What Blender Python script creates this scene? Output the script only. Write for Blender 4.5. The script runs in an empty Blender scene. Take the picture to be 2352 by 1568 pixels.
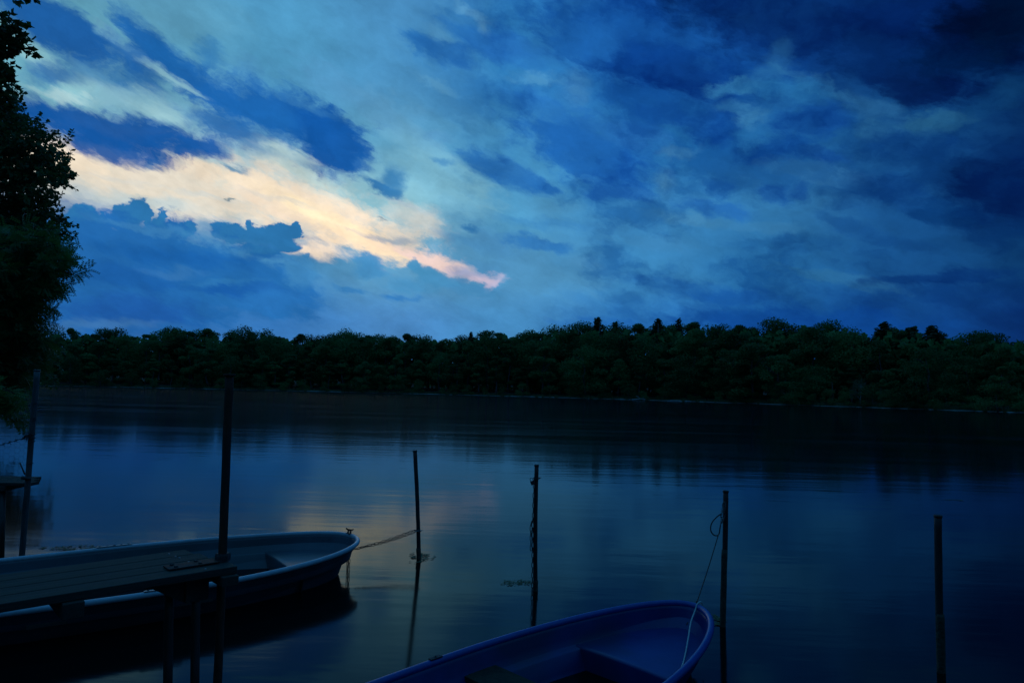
import bpy, bmesh, math, random
import numpy as np
from mathutils import Vector, Matrix, noise as mnoise
R = math.radians
scene = bpy.context.scene
COL = scene.collection

# ------------------------------------------------------------------ camera
EYE = 1.9                       # metres above the lake
PITCH, ROLL, FPX = R(4.09), R(1.3), 1568.0   # FPX: focal length in pixels of a 2352 px wide frame (24 mm)
fw = Vector((0, math.cos(PITCH), math.sin(PITCH)))
r0 = Vector((1, 0, 0)); u0 = Vector((0, -math.sin(PITCH), math.cos(PITCH)))
rt = r0 * math.cos(ROLL) + u0 * math.sin(ROLL)
up = u0 * math.cos(ROLL) - r0 * math.sin(ROLL)
cd = bpy.data.cameras.new('camera'); cam = bpy.data.objects.new('camera', cd); COL.objects.link(cam)
m = Matrix.Identity(4)
for i in range(3):
    m[i][0], m[i][1], m[i][2] = rt[i], up[i], -fw[i]
m.translation = Vector((0, 0, EYE)); cam.matrix_world = m
cd.sensor_width = 36; cd.lens = 24.0; cd.clip_start = 0.05; cd.clip_end = 6000
scene.camera = cam
scene.view_settings.view_transform = 'Standard'; scene.view_settings.look = 'None'
scene.view_settings.exposure = 0.0; scene.view_settings.gamma = 1.0

def ray(px, py):
    return (fw * FPX + rt * (px - 1176) - up * (py - 784)).normalized()
def at_z(px, py, z):            # the world point at height z seen at that place
    d = ray(px, py); return Vector((0, 0, EYE)) + d * ((z - EYE) / d.z)
def at_d(px, py, y):            # the world point y metres in front
    d = ray(px, py); return Vector((0, 0, EYE)) + d * (y / d.y)

# ------------------------------------------------------------------ sky
SKY_AZ = [-60,-40,-30,-20,-10,0,10,20,30,40,60]
SKY_ROWS = [  # elevation in degrees, colour at each azimuth
  (31, [(0.033,0.155,0.375), (0.058,0.251,0.474), (0.082,0.309,0.517), (0.073,0.297,0.539), (0.067,0.266,0.528), (0.025,0.190,0.484), (0.012,0.115,0.413), (0.004,0.054,0.251), (0.001,0.020,0.124), (0.001,0.007,0.038), (0.001,0.011,0.067)]),
  (25, [(0.033,0.155,0.375), (0.115,0.357,0.474), (0.111,0.339,0.495), (0.077,0.313,0.539), (0.070,0.281,0.539), (0.031,0.216,0.517), (0.012,0.124,0.413), (0.004,0.060,0.270), (0.002,0.023,0.124), (0.001,0.009,0.049), (0.001,0.011,0.067)]),
  (20, [(0.044,0.184,0.398), (0.138,0.383,0.485), (0.156,0.392,0.524), (0.080,0.297,0.528), (0.111,0.357,0.562), (0.055,0.274,0.551), (0.025,0.203,0.506), (0.016,0.139,0.384), (0.006,0.067,0.223), (0.002,0.027,0.117), (0.002,0.018,0.095)]),
  (15, [(0.058,0.184,0.375), (0.551,0.618,0.584), (0.618,0.690,0.653), (0.488,0.675,0.704), (0.247,0.530,0.645), (0.077,0.313,0.551), (0.044,0.237,0.517), (0.031,0.184,0.422), (0.008,0.078,0.251), (0.002,0.023,0.120), (0.002,0.020,0.106)]),
  (10, [(0.024,0.129,0.330), (0.020,0.142,0.398), (0.020,0.161,0.432), (0.058,0.251,0.506), (0.107,0.330,0.551), (0.080,0.289,0.528), (0.044,0.237,0.506), (0.020,0.155,0.393), (0.008,0.078,0.251), (0.003,0.041,0.150), (0.002,0.022,0.117)]),
  (5, [(0.024,0.106,0.309), (0.015,0.106,0.366), (0.015,0.115,0.384), (0.035,0.178,0.484), (0.067,0.244,0.551), (0.058,0.251,0.528), (0.020,0.161,0.474), (0.006,0.089,0.339), (0.004,0.054,0.237), (0.002,0.023,0.129), (0.002,0.018,0.106)]),
  (1, [(0.033,0.129,0.330), (0.037,0.150,0.393), (0.042,0.161,0.422), (0.042,0.172,0.474), (0.050,0.210,0.517), (0.037,0.197,0.517), (0.013,0.101,0.384), (0.004,0.060,0.274), (0.003,0.038,0.184), (0.002,0.020,0.115), (0.002,0.017,0.095)]),
]
CLOUDS = [  # azimuth, elevation, half length, half width, tilt (all degrees), core, colour, cover, edge kind
  (-27.09,26.64,5.59,2.01,-2,0.00,(0.107,0.348,0.539),0.80,'A'),
  (-27.52,23.84,1.78,1.75,2,0.00,(0.099,0.339,0.528),0.70,'A'),
  (-29.32,19.64,8.45,1.21,-3,0.20,(0.202,0.433,0.545),0.75,'A'),
  (-23.63,20.69,3.65,1.92,-16,0.10,(0.221,0.462,0.567),0.50,'A'),
  (-8.40,19.87,7.00,2.11,-32,0.10,(0.160,0.414,0.592),0.85,'A'),
  (-5.74,17.31,5.41,2.47,-26,0.00,(0.193,0.461,0.601),0.70,'A'),
  (-12.87,22.77,8.91,2.00,-20,0.00,(0.087,0.297,0.539),0.70,'A'),
  (-36.97,22.30,2.97,0.79,-28,0.20,(0.221,0.473,0.561),0.80,'A'),
  (-35.37,20.83,4.78,0.75,-27,0.20,(0.276,0.542,0.605),0.80,'A'),
  (-26.68,14.56,12.16,2.68,-1,0.30,(0.782,0.720,0.604),1.00,'A'),
  (-16.16,13.74,10.48,2.63,-17,0.25,(0.880,0.735,0.577),1.00,'A'),
  (-33.99,15.44,4.10,1.77,-0,0.20,(0.915,0.782,0.604),0.90,'A'),
  (-20.78,15.51,9.65,0.73,-9,0.05,(0.915,0.782,0.604),0.70,'A'),
  (-14.94,13.40,6.84,1.05,-19,0.05,(1.023,0.830,0.551),0.90,'A'),
  (-14.76,13.17,5.82,0.84,-20,0.00,(1.138,0.968,0.660),0.70,'A'),
  (-11.35,11.57,6.01,1.14,-14,0.20,(1.023,0.798,0.551),0.90,'A'),
  (-17.23,10.80,5.73,0.90,-2,0.10,(0.950,0.782,0.618),0.95,'A'),
  (-28.95,13.27,5.43,0.81,3,0.10,(0.488,0.618,0.660),0.75,'A'),
  (-18.19,17.03,6.27,0.74,-15,0.00,(0.618,0.735,0.675),0.60,'A'),
  (-8.19,13.87,3.96,1.42,-18,0.00,(0.720,0.690,0.618),0.75,'A'),
  (-6.62,10.57,5.44,0.79,-17,0.30,(0.898,0.675,0.618),0.95,'A'),
  (-3.29,9.54,2.79,0.62,-8,0.30,(0.646,0.538,0.675),0.90,'B'),
  (-1.81,8.93,1.10,0.44,36,0.30,(0.604,0.513,0.675),0.70,'B'),
  (-23.09,16.67,3.45,0.45,-4,0.00,(0.276,0.494,0.605),0.45,'A'),
  (-24.54,14.37,5.21,0.29,-3,0.00,(0.591,0.660,0.660),0.55,'A'),
  (-19.42,14.77,4.26,0.27,-8,0.00,(0.660,0.660,0.632),0.50,'A'),
  (-11.74,12.42,3.53,0.28,-14,0.00,(0.551,0.525,0.564),0.50,'A'),
  (-31.28,14.75,2.73,0.33,3,0.00,(0.660,0.690,0.660),0.50,'A'),
  (-21.92,12.49,3.82,0.27,-4,0.00,(0.646,0.604,0.604),0.50,'A'),
  (-16.77,15.78,4.03,0.27,-16,0.00,(0.720,0.735,0.660),0.50,'A'),
  (-9.31,14.75,3.22,0.32,-16,0.00,(0.416,0.539,0.646),0.50,'A'),
  (-35.30,23.58,6.12,1.79,-28,0.35,(0.008,0.101,0.366),0.96,'A'),
  (-30.28,21.21,3.49,1.83,-17,0.10,(0.025,0.161,0.413),0.80,'A'),
  (-29.00,23.80,3.99,1.37,-34,0.30,(0.009,0.115,0.393),0.95,'A'),
  (-25.90,22.11,6.59,1.46,-26,0.30,(0.012,0.134,0.432),0.95,'A'),
  (-35.36,20.70,2.14,0.95,2,0.20,(0.016,0.129,0.375),0.85,'A'),
  (-25.24,24.17,1.57,1.29,-41,0.10,(0.033,0.197,0.453),0.80,'A'),
  (-22.50,23.48,2.13,1.28,-20,0.00,(0.073,0.274,0.517),0.60,'A'),
  (-19.72,20.82,8.11,2.60,-11,0.35,(0.010,0.124,0.432),0.97,'A'),
  (-16.08,19.51,4.52,2.63,-19,0.50,(0.006,0.097,0.384),0.97,'A'),
  (-13.38,18.06,2.42,0.89,-16,0.20,(0.010,0.117,0.413),0.90,'A'),
  (-22.22,18.40,3.46,0.85,-10,0.10,(0.025,0.184,0.474),0.60,'A'),
  (-36.40,17.50,2.93,1.69,4,0.30,(0.008,0.093,0.339),0.95,'A'),
  (-30.92,17.95,7.40,1.62,-0,0.45,(0.006,0.089,0.348),0.97,'A'),
  (-25.95,17.66,3.93,0.81,2,0.30,(0.008,0.101,0.384),0.95,'A'),
  (-28.55,16.29,1.04,0.53,30,0.00,(0.073,0.251,0.474),0.80,'A'),
  (-22.60,16.48,1.31,0.30,-17,0.00,(0.073,0.251,0.448),0.80,'A'),
  (-22.50,14.38,0.51,0.13,1,0.00,(0.111,0.216,0.289),0.80,'A'),
  (-11.08,13.86,0.50,0.14,-2,0.00,(0.138,0.257,0.360),0.70,'A'),
  (-17.27,11.72,2.02,0.17,-7,0.00,(0.551,0.488,0.488),0.60,'A'),
  (-10.30,16.96,1.29,1.31,-67,0.20,(0.035,0.197,0.442),0.90,'B'),
  (-11.53,16.32,2.30,0.63,-27,0.30,(0.029,0.184,0.453),0.95,'B'),
  (-10.25,15.83,0.87,0.55,4,0.20,(0.044,0.216,0.463),0.80,'B'),
  (-6.95,20.47,1.48,0.47,3,0.00,(0.084,0.274,0.506),0.60,'B'),
  (-6.33,18.65,1.25,0.34,-6,0.00,(0.044,0.216,0.474),0.70,'B'),
  (-31.41,16.84,5.41,1.21,-2,0.35,(0.006,0.089,0.348),0.95,'A'),
  (-25.92,17.14,2.71,0.57,-1,0.30,(0.008,0.101,0.384),0.90,'A'),
  (-22.36,20.90,4.69,1.47,-11,0.35,(0.011,0.129,0.432),0.90,'A'),
  (-14.46,18.53,2.02,1.38,-28,0.30,(0.008,0.106,0.403),0.90,'A'),
  (-31.85,23.80,2.55,0.45,-25,0.00,(0.202,0.465,0.594),0.70,'A'),
  (-27.70,21.93,3.25,0.43,-16,0.00,(0.276,0.542,0.645),0.70,'A'),
  (-30.22,20.20,4.13,1.02,-6,0.05,(0.253,0.497,0.595),0.75,'A'),
  (-28.15,19.51,2.84,0.68,-12,0.00,(0.340,0.579,0.633),0.70,'A'),
  (-34.26,19.66,2.80,0.40,-1,0.00,(0.416,0.605,0.632),0.70,'A'),
  (-33.06,21.42,2.04,0.53,-12,0.00,(0.111,0.322,0.495),0.50,'A'),
  (-19.92,18.23,4.23,0.53,-9,0.00,(0.488,0.675,0.690),0.80,'A'),
  (-22.24,18.65,2.53,0.29,-6,0.00,(0.111,0.330,0.506),0.50,'A'),
  (-18.09,22.00,3.92,0.46,-17,0.00,(0.044,0.216,0.495),0.50,'A'),
  (-31.09,22.80,3.24,1.33,-28,0.15,(0.012,0.120,0.403),0.85,'A'),
  (-23.54,19.15,3.54,1.22,-11,0.20,(0.015,0.134,0.422),0.85,'A'),
  (-29.37,20.37,1.91,0.49,-20,0.00,(0.221,0.451,0.554),0.50,'A'),
  (-27.70,21.87,3.10,0.31,-19,0.00,(0.242,0.493,0.602),0.60,'A'),
  (-32.59,11.73,0.69,0.66,9,0.85,(0.025,0.178,0.432),1.00,'B'),
  (-32.90,11.29,0.79,0.60,9,0.85,(0.025,0.178,0.432),1.00,'B'),
  (-31.48,11.66,0.27,0.37,8,0.85,(0.025,0.178,0.432),1.00,'B'),
  (-32.03,11.39,0.70,0.43,8,0.85,(0.025,0.178,0.432),1.00,'B'),
  (-29.19,12.39,0.69,0.75,8,0.85,(0.025,0.178,0.432),1.00,'B'),
  (-29.73,12.06,0.96,0.62,8,0.85,(0.025,0.178,0.432),1.00,'B'),
  (-30.49,11.71,0.72,0.43,8,0.85,(0.025,0.178,0.432),1.00,'B'),
  (-28.44,11.93,0.23,0.57,8,0.85,(0.025,0.178,0.432),1.00,'B'),
  (-27.64,12.19,0.26,0.63,8,0.85,(0.025,0.178,0.432),1.00,'B'),
  (-27.64,11.55,0.53,0.57,7,0.85,(0.025,0.178,0.432),1.00,'B'),
  (-26.07,11.56,0.51,0.42,7,0.85,(0.025,0.178,0.432),1.00,'B'),
  (-26.94,11.26,1.31,0.45,7,0.85,(0.025,0.178,0.432),1.00,'B'),
  (-23.47,11.73,0.82,0.59,6,0.85,(0.025,0.178,0.432),1.00,'B'),
  (-22.69,11.91,0.70,0.53,6,0.85,(0.025,0.178,0.432),1.00,'B'),
  (-21.88,11.56,1.92,0.67,6,0.85,(0.025,0.178,0.432),1.00,'B'),
  (-21.58,12.10,0.29,0.53,6,0.85,(0.025,0.178,0.432),1.00,'B'),
  (-21.06,11.38,1.30,0.60,6,0.85,(0.025,0.178,0.432),1.00,'B'),
  (-19.83,11.60,0.99,0.61,5,0.85,(0.025,0.178,0.432),1.00,'B'),
  (-18.96,12.02,1.07,0.54,5,0.85,(0.025,0.178,0.432),1.00,'B'),
  (-17.88,12.56,0.27,0.48,5,0.85,(0.025,0.178,0.432),1.00,'B'),
  (-17.96,12.18,0.40,0.48,5,0.85,(0.025,0.178,0.432),1.00,'B'),
  (-19.25,11.14,1.46,0.68,5,0.85,(0.025,0.178,0.432),1.00,'B'),
  (-20.47,10.62,1.63,0.74,5,0.85,(0.025,0.178,0.432),1.00,'B'),
  (-29.48,7.51,9.23,4.77,-2,0.75,(0.016,0.139,0.422),1.00,'B'),
  (-21.70,7.87,6.36,3.12,-10,0.60,(0.017,0.147,0.432),1.00,'B'),
  (-17.49,9.05,1.68,1.39,-6,0.30,(0.050,0.237,0.506),0.80,'B'),
  (-17.14,10.29,0.30,0.41,4,0.50,(0.044,0.233,0.506),0.90,'B'),
  (-26.79,11.21,7.66,0.39,-3,0.00,(0.058,0.251,0.506),0.50,'B'),
  (-20.84,10.05,3.87,0.37,-5,0.00,(0.070,0.274,0.517),0.50,'B'),
  (-27.28,9.35,7.59,0.91,-4,0.00,(0.009,0.115,0.403),0.80,'A'),
  (-21.78,9.56,5.10,0.54,-0,0.00,(0.010,0.120,0.413),0.70,'A'),
  (-30.31,7.43,5.51,1.26,2,0.10,(0.010,0.110,0.393),0.80,'A'),
  (-26.93,8.25,2.65,0.45,1,0.00,(0.040,0.184,0.453),0.60,'A'),
  (-22.93,7.27,6.26,0.47,1,0.00,(0.008,0.101,0.393),0.80,'A'),
  (-23.58,7.72,3.72,0.30,3,0.00,(0.031,0.197,0.474),0.50,'A'),
  (-28.78,5.02,6.23,1.92,4,0.10,(0.011,0.093,0.366),0.85,'A'),
  (-19.05,6.69,4.61,1.38,4,0.00,(0.022,0.167,0.484),0.60,'A'),
  (-30.93,3.97,5.95,0.50,2,0.00,(0.064,0.203,0.432),0.50,'A'),
  (-12.08,10.28,1.48,0.57,-5,0.50,(0.061,0.274,0.551),0.95,'B'),
  (-11.98,9.51,1.77,0.85,3,0.30,(0.058,0.266,0.539),0.90,'B'),
  (-8.35,10.13,0.58,0.46,3,0.60,(0.064,0.289,0.539),0.95,'B'),
  (-7.14,9.54,1.52,0.58,-21,0.50,(0.064,0.289,0.539),0.95,'B'),
  (-6.21,8.97,2.55,0.58,-4,0.40,(0.067,0.289,0.539),0.90,'B'),
  (-3.63,8.33,3.30,0.65,-8,0.30,(0.064,0.274,0.539),0.80,'B'),
  (-8.01,8.64,3.26,1.08,2,0.00,(0.064,0.281,0.539),0.80,'A'),
  (-13.33,7.91,2.09,0.25,-3,0.00,(0.025,0.190,0.495),0.70,'A'),
  (-9.24,7.58,2.51,0.40,0,0.00,(0.024,0.184,0.506),0.80,'A'),
  (-2.26,12.16,4.43,1.29,-8,0.10,(0.067,0.259,0.517),0.70,'A'),
  (-10.30,12.33,2.15,0.35,-1,0.00,(0.138,0.296,0.485),0.60,'A'),
  (-2.71,27.89,5.94,1.39,-9,0.32,(0.022,0.167,0.484),0.95,'A'),
  (-8.68,27.08,2.29,0.99,-12,0.32,(0.025,0.184,0.495),0.90,'A'),
  (-5.02,29.30,1.98,0.61,-5,0.32,(0.035,0.197,0.474),0.78,'A'),
  (1.85,27.07,5.60,2.08,0,0.32,(0.020,0.161,0.474),0.67,'A'),
  (-7.14,25.80,4.37,0.96,-12,0.00,(0.047,0.244,0.539),0.50,'A'),
  (-4.09,29.58,2.20,0.49,-15,0.00,(0.138,0.393,0.625),0.50,'B'),
  (-3.11,28.67,0.76,0.66,2,0.00,(0.111,0.322,0.539),0.60,'B'),
  (-6.85,27.98,2.12,0.83,-22,0.00,(0.091,0.313,0.562),0.60,'B'),
  (1.56,23.41,4.75,1.47,-13,0.32,(0.029,0.197,0.495),0.56,'A'),
  (1.52,25.18,3.39,0.64,-5,0.00,(0.084,0.305,0.551),0.60,'B'),
  (4.99,24.38,1.34,1.73,-1,0.00,(0.070,0.266,0.528),0.55,'B'),
  (-6.71,24.24,2.90,0.46,-16,0.00,(0.138,0.393,0.600),0.45,'B'),
  (-0.18,17.85,4.67,1.18,-25,0.32,(0.019,0.150,0.463),0.78,'A'),
  (-3.18,18.79,2.30,0.71,-30,0.32,(0.022,0.161,0.474),0.67,'A'),
  (2.46,16.78,1.97,0.62,-5,0.32,(0.020,0.155,0.463),0.90,'A'),
  (7.59,18.89,5.85,2.65,-18,0.32,(0.012,0.120,0.422),0.97,'A'),
  (5.37,19.93,3.51,1.90,9,0.32,(0.025,0.184,0.506),0.78,'A'),
  (9.45,16.46,3.08,0.77,-6,0.32,(0.022,0.155,0.453),0.90,'A'),
  (2.86,15.11,3.33,1.27,0,0.00,(0.077,0.289,0.528),0.50,'A'),
  (2.18,12.26,3.52,0.72,-11,0.32,(0.031,0.190,0.495),0.90,'B'),
  (4.03,12.00,1.09,0.56,0,0.32,(0.027,0.178,0.474),0.90,'B'),
  (-0.09,14.18,2.97,0.50,-6,0.00,(0.047,0.237,0.506),0.60,'A'),
  (-3.77,13.36,1.02,0.36,2,0.32,(0.035,0.203,0.474),0.90,'B'),
  (-3.31,9.97,4.42,0.94,7,0.00,(0.070,0.259,0.517),0.50,'A'),
  (5.84,13.71,5.87,0.71,-4,0.00,(0.040,0.216,0.495),0.70,'A'),
  (3.34,9.40,5.88,1.81,1,0.00,(0.077,0.281,0.506),0.60,'A'),
  (9.67,28.11,12.54,3.02,-10,0.32,(0.006,0.081,0.330),0.95,'A'),
  (11.52,26.18,8.51,1.92,-12,0.32,(0.003,0.051,0.259),0.97,'A'),
  (14.75,24.56,4.16,1.58,-22,0.32,(0.003,0.046,0.237),0.97,'A'),
  (21.24,27.30,6.39,2.23,-12,0.32,(0.003,0.041,0.203),0.97,'A'),
  (25.09,27.84,16.95,3.66,-15,0.32,(0.002,0.029,0.150),0.95,'A'),
  (30.66,23.72,7.32,2.94,-31,0.40,(0.001,0.020,0.115),0.97,'A'),
  (31.46,21.73,3.60,1.49,-17,0.40,(0.001,0.015,0.093),0.97,'A'),
  (35.22,24.10,5.75,3.67,1,0.32,(0.000,0.010,0.057),0.97,'A'),
  (36.26,25.16,4.32,2.83,-15,0.32,(0.000,0.006,0.031),0.97,'A'),
  (21.55,25.06,1.21,1.81,-35,0.32,(0.019,0.129,0.330),0.45,'B'),
  (20.06,24.04,2.36,0.93,14,0.32,(0.020,0.145,0.366),0.45,'B'),
  (18.21,23.78,2.85,0.63,1,0.32,(0.033,0.197,0.422),0.78,'B'),
  (18.55,21.72,2.54,1.19,-13,0.32,(0.042,0.210,0.442),0.84,'B'),
  (24.73,22.83,4.15,0.58,-32,0.32,(0.025,0.145,0.330),0.50,'B'),
  (28.32,20.72,4.26,1.13,-32,0.32,(0.022,0.129,0.305),0.56,'B'),
  (28.30,19.46,1.87,1.14,-8,0.32,(0.022,0.134,0.305),0.78,'B'),
  (31.96,19.33,2.56,0.92,-1,0.32,(0.020,0.124,0.266),0.78,'B'),
  (35.88,20.29,3.02,1.09,16,0.32,(0.004,0.049,0.150),0.45,'B'),
  (22.51,22.83,3.83,1.00,-16,0.32,(0.020,0.167,0.413),0.67,'A'),
  (16.33,20.95,3.10,1.57,-10,0.32,(0.006,0.081,0.330),0.97,'B'),
  (12.99,21.99,4.19,1.22,-16,0.32,(0.011,0.115,0.403),0.78,'A'),
  (23.77,20.68,3.63,1.60,1,0.32,(0.006,0.074,0.297),0.97,'B'),
  (21.52,19.05,3.71,1.23,6,0.32,(0.006,0.078,0.305),0.97,'B'),
  (24.99,18.21,2.01,0.68,-20,0.32,(0.007,0.074,0.281),0.90,'B'),
  (30.83,17.89,4.80,1.11,-15,0.32,(0.006,0.064,0.223),0.78,'A'),
  (24.36,17.01,4.33,1.05,-12,0.32,(0.040,0.190,0.403),0.67,'A'),
  (16.85,16.49,1.61,0.96,-13,0.32,(0.017,0.134,0.393),0.90,'B'),
  (21.18,15.53,1.74,0.94,-14,0.32,(0.013,0.110,0.357),0.95,'B'),
  (23.09,15.69,0.80,0.51,-5,0.32,(0.015,0.115,0.357),0.90,'B'),
  (16.51,14.82,4.02,0.83,-13,0.32,(0.017,0.134,0.413),0.90,'B'),
  (12.67,17.03,1.18,1.11,-69,0.00,(0.077,0.281,0.506),0.70,'B'),
  (13.74,14.26,3.87,0.55,-8,0.00,(0.067,0.259,0.474),0.60,'B'),
  (11.64,12.23,4.27,0.84,-5,0.00,(0.047,0.216,0.453),0.50,'A'),
  (29.38,15.05,4.07,1.45,-25,0.32,(0.006,0.067,0.244),0.78,'A'),
  (35.97,14.19,3.98,2.52,-15,0.32,(0.001,0.020,0.110),0.97,'A'),
  (32.90,13.12,3.43,0.98,-18,0.32,(0.002,0.038,0.167),0.78,'A'),
  (21.80,11.84,5.42,0.90,-3,0.32,(0.012,0.110,0.322),0.67,'A'),
  (24.90,9.02,5.21,0.66,-16,0.32,(0.025,0.145,0.313),0.56,'A'),
  (33.37,10.95,5.48,0.74,-3,0.32,(0.005,0.054,0.184),0.67,'A'),
  (13.77,8.67,5.90,1.18,-7,0.32,(0.012,0.115,0.375),0.78,'A'),
  (21.77,5.77,12.08,1.52,-3,0.32,(0.004,0.064,0.289),0.90,'A'),
  (32.02,8.62,6.17,0.55,3,0.32,(0.002,0.033,0.167),0.78,'A'),
  (8.13,5.64,4.57,0.65,-2,0.32,(0.016,0.134,0.442),0.67,'A'),
  (5.36,20.44,7.08,2.40,-11,0.32,(0.012,0.124,0.432),0.95,'A'),
  (1.57,23.09,4.75,1.25,-12,0.32,(0.022,0.167,0.484),0.84,'A'),
  (-6.80,26.60,4.26,1.06,-11,0.32,(0.020,0.155,0.463),0.90,'A'),
  (-1.56,27.32,4.79,1.39,-5,0.32,(0.019,0.150,0.463),0.84,'A'),
  (-2.80,18.53,3.08,1.10,-28,0.32,(0.019,0.150,0.453),0.67,'A'),
  (0.59,17.10,4.33,0.94,-12,0.32,(0.019,0.150,0.453),0.67,'A'),
  (9.39,21.18,4.66,1.25,-16,0.32,(0.020,0.155,0.474),0.90,'A'),
  (5.96,27.95,4.37,1.57,-5,0.32,(0.012,0.124,0.422),0.78,'A'),
  (13.72,19.33,2.12,0.66,-3,0.10,(0.064,0.251,0.495),0.60,'B'),
  (5.52,10.86,2.20,0.72,-8,0.00,(0.073,0.274,0.517),0.50,'B'),
  (19.20,13.33,4.23,0.53,-7,0.32,(0.040,0.197,0.413),0.56,'B'),
  (26.44,12.83,2.94,0.69,-26,0.32,(0.007,0.074,0.259),0.67,'B'),
  (30.16,11.25,2.98,0.55,-14,0.32,(0.005,0.057,0.210),0.67,'B'),
  (18.53,7.89,4.21,0.85,-5,0.32,(0.006,0.081,0.330),0.67,'A'),
]
world = bpy.data.worlds.new('World'); scene.world = world; world.use_nodes = True
NT = world.node_tree; NT.nodes.clear()
def W(t, **kw):
    n = NT.nodes.new(t)
    for k, v in kw.items(): setattr(n, k, v)
    return n
def wl(a, b): NT.links.new(a, b)
def wmath(op, a, b=None, c=None):
    n = W('ShaderNodeMath', operation=op)
    for i, v in enumerate((a, b, c)):
        if v is None: continue
        if isinstance(v, (int, float)): n.inputs[i].default_value = v
        else: wl(v, n.inputs[i])
    return n.outputs[0]
tc = W('ShaderNodeTexCoord'); sep = W('ShaderNodeSeparateXYZ'); wl(tc.outputs['Generated'], sep.inputs[0])
AZ = wmath('MULTIPLY', wmath('ARCTAN2', sep.outputs[0], sep.outputs[1]), 180 / math.pi)
EL = wmath('MULTIPLY', wmath('ARCSINE', sep.outputs[2]), 180 / math.pi)
cmb = W('ShaderNodeCombineXYZ'); wl(AZ, cmb.inputs[0]); wl(EL, cmb.inputs[1])
AE = cmb.outputs[0]
def wnoise(vec, scale, detail, rough=.55, rot=0, sc=(1, 1, 1), seed=0):
    mp = W('ShaderNodeMapping', vector_type='TEXTURE'); wl(vec, mp.inputs[0])
    mp.inputs['Rotation'].default_value[2] = R(rot); mp.inputs['Scale'].default_value = sc
    mp.inputs['Location'].default_value = (seed, seed * 1.7, 0)
    n = W('ShaderNodeTexNoise', noise_dimensions='2D'); wl(mp.outputs[0], n.inputs['Vector'])
    n.inputs['Scale'].default_value = scale; n.inputs['Detail'].default_value = detail
    n.inputs['Roughness'].default_value = rough
    return n
def warp(vec, n, amp):
    s = W('ShaderNodeVectorMath', operation='SUBTRACT'); wl(n.outputs['Color'], s.inputs[0]); s.inputs[1].default_value = (.5, .5, .5)
    m_ = W('ShaderNodeVectorMath', operation='MULTIPLY'); wl(s.outputs[0], m_.inputs[0]); m_.inputs[1].default_value = (amp[0], amp[1], 0)
    a = W('ShaderNodeVectorMath', operation='ADD'); wl(vec, a.inputs[0]); wl(m_.outputs[0], a.inputs[1])
    return a.outputs[0]
nA1 = wnoise(AE, .16, 3, .5, -26, (1.8, .8, 1), 3)
cA = warp(AE, nA1, (2.4, 1.6))
nA2 = wnoise(AE, .5, 6, .6, -22, (3.2, .7, 1), 11)
cA = warp(cA, nA2, (2.2, 1.3))
nA3 = wnoise(AE, 1.25, 5, .65, -20, (2.0, .8, 1), 17)
cA = warp(cA, nA3, (.95, .65))
nB1 = wnoise(AE, .55, 8, .62, -10, (1.3, .8, 1), 7)
cB = warp(AE, nB1, (2.1, 1.6))
coords = {'A': cA, 'B': cB}
# broad colour of the high cloud sheet: one ramp along the azimuth for each elevation
sepw = W('ShaderNodeSeparateXYZ'); wl(cA, sepw.inputs[0])
fx = W('ShaderNodeMapRange'); wl(sepw.outputs[0], fx.inputs[0]); fx.inputs[1].default_value = -60; fx.inputs[2].default_value = 60
prev = None
rows = sorted(SKY_ROWS)
for i, (el, cs) in enumerate(rows):
    r = W('ShaderNodeValToRGB'); r.color_ramp.interpolation = 'EASE'; cr = r.color_ramp
    for k, (a, c) in enumerate(zip(SKY_AZ, cs)):
        p = (a + 60) / 120
        e = cr.elements[0] if k == 0 else (cr.elements[1] if k == 1 else cr.elements.new(p))
        e.position = p; e.color = (*c, 1)
    wl(fx.outputs[0], r.inputs[0])
    if prev is None: prev = r.outputs[0]; pel = el; continue
    mr = W('ShaderNodeMapRange', interpolation_type='SMOOTHSTEP'); wl(sepw.outputs[1], mr.inputs[0])
    mr.inputs[1].default_value = pel; mr.inputs[2].default_value = el
    mx = W('ShaderNodeMix', data_type='RGBA'); wl(mr.outputs[0], mx.inputs[0]); wl(prev, mx.inputs[6]); wl(r.outputs[0], mx.inputs[7])
    prev = mx.outputs[2]; pel = el
col = prev
base = col
# wisps of all sizes over the whole deck
w1 = wnoise(cA, .55, 6, .58, -20, (1.7, .9, 1), 21)
w2 = wnoise(cB, .24, 7, .62, -8, (1.25, .8, 1), 31)
wv = wmath('ADD', wmath('MULTIPLY', w1.outputs['Fac'], .45), wmath('MULTIPLY', w2.outputs['Fac'], .8))
wf = W('ShaderNodeMapRange'); wl(wv, wf.inputs[0]); wf.inputs[1].default_value = .40; wf.inputs[2].default_value = .85; wf.inputs[3].default_value = .78; wf.inputs[4].default_value = 1.10
# the ragged edges of the clouds: fine noise eats into them
er = wnoise(cA, .62, 9, .66, -18, (1.7, .85, 1), 63)
E1 = W('ShaderNodeMapRange'); wl(er.outputs['Fac'], E1.inputs[0]); E1.inputs[1].default_value = .33; E1.inputs[2].default_value = .68; E1.inputs[3].default_value = .02; E1.inputs[4].default_value = -.40
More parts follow.
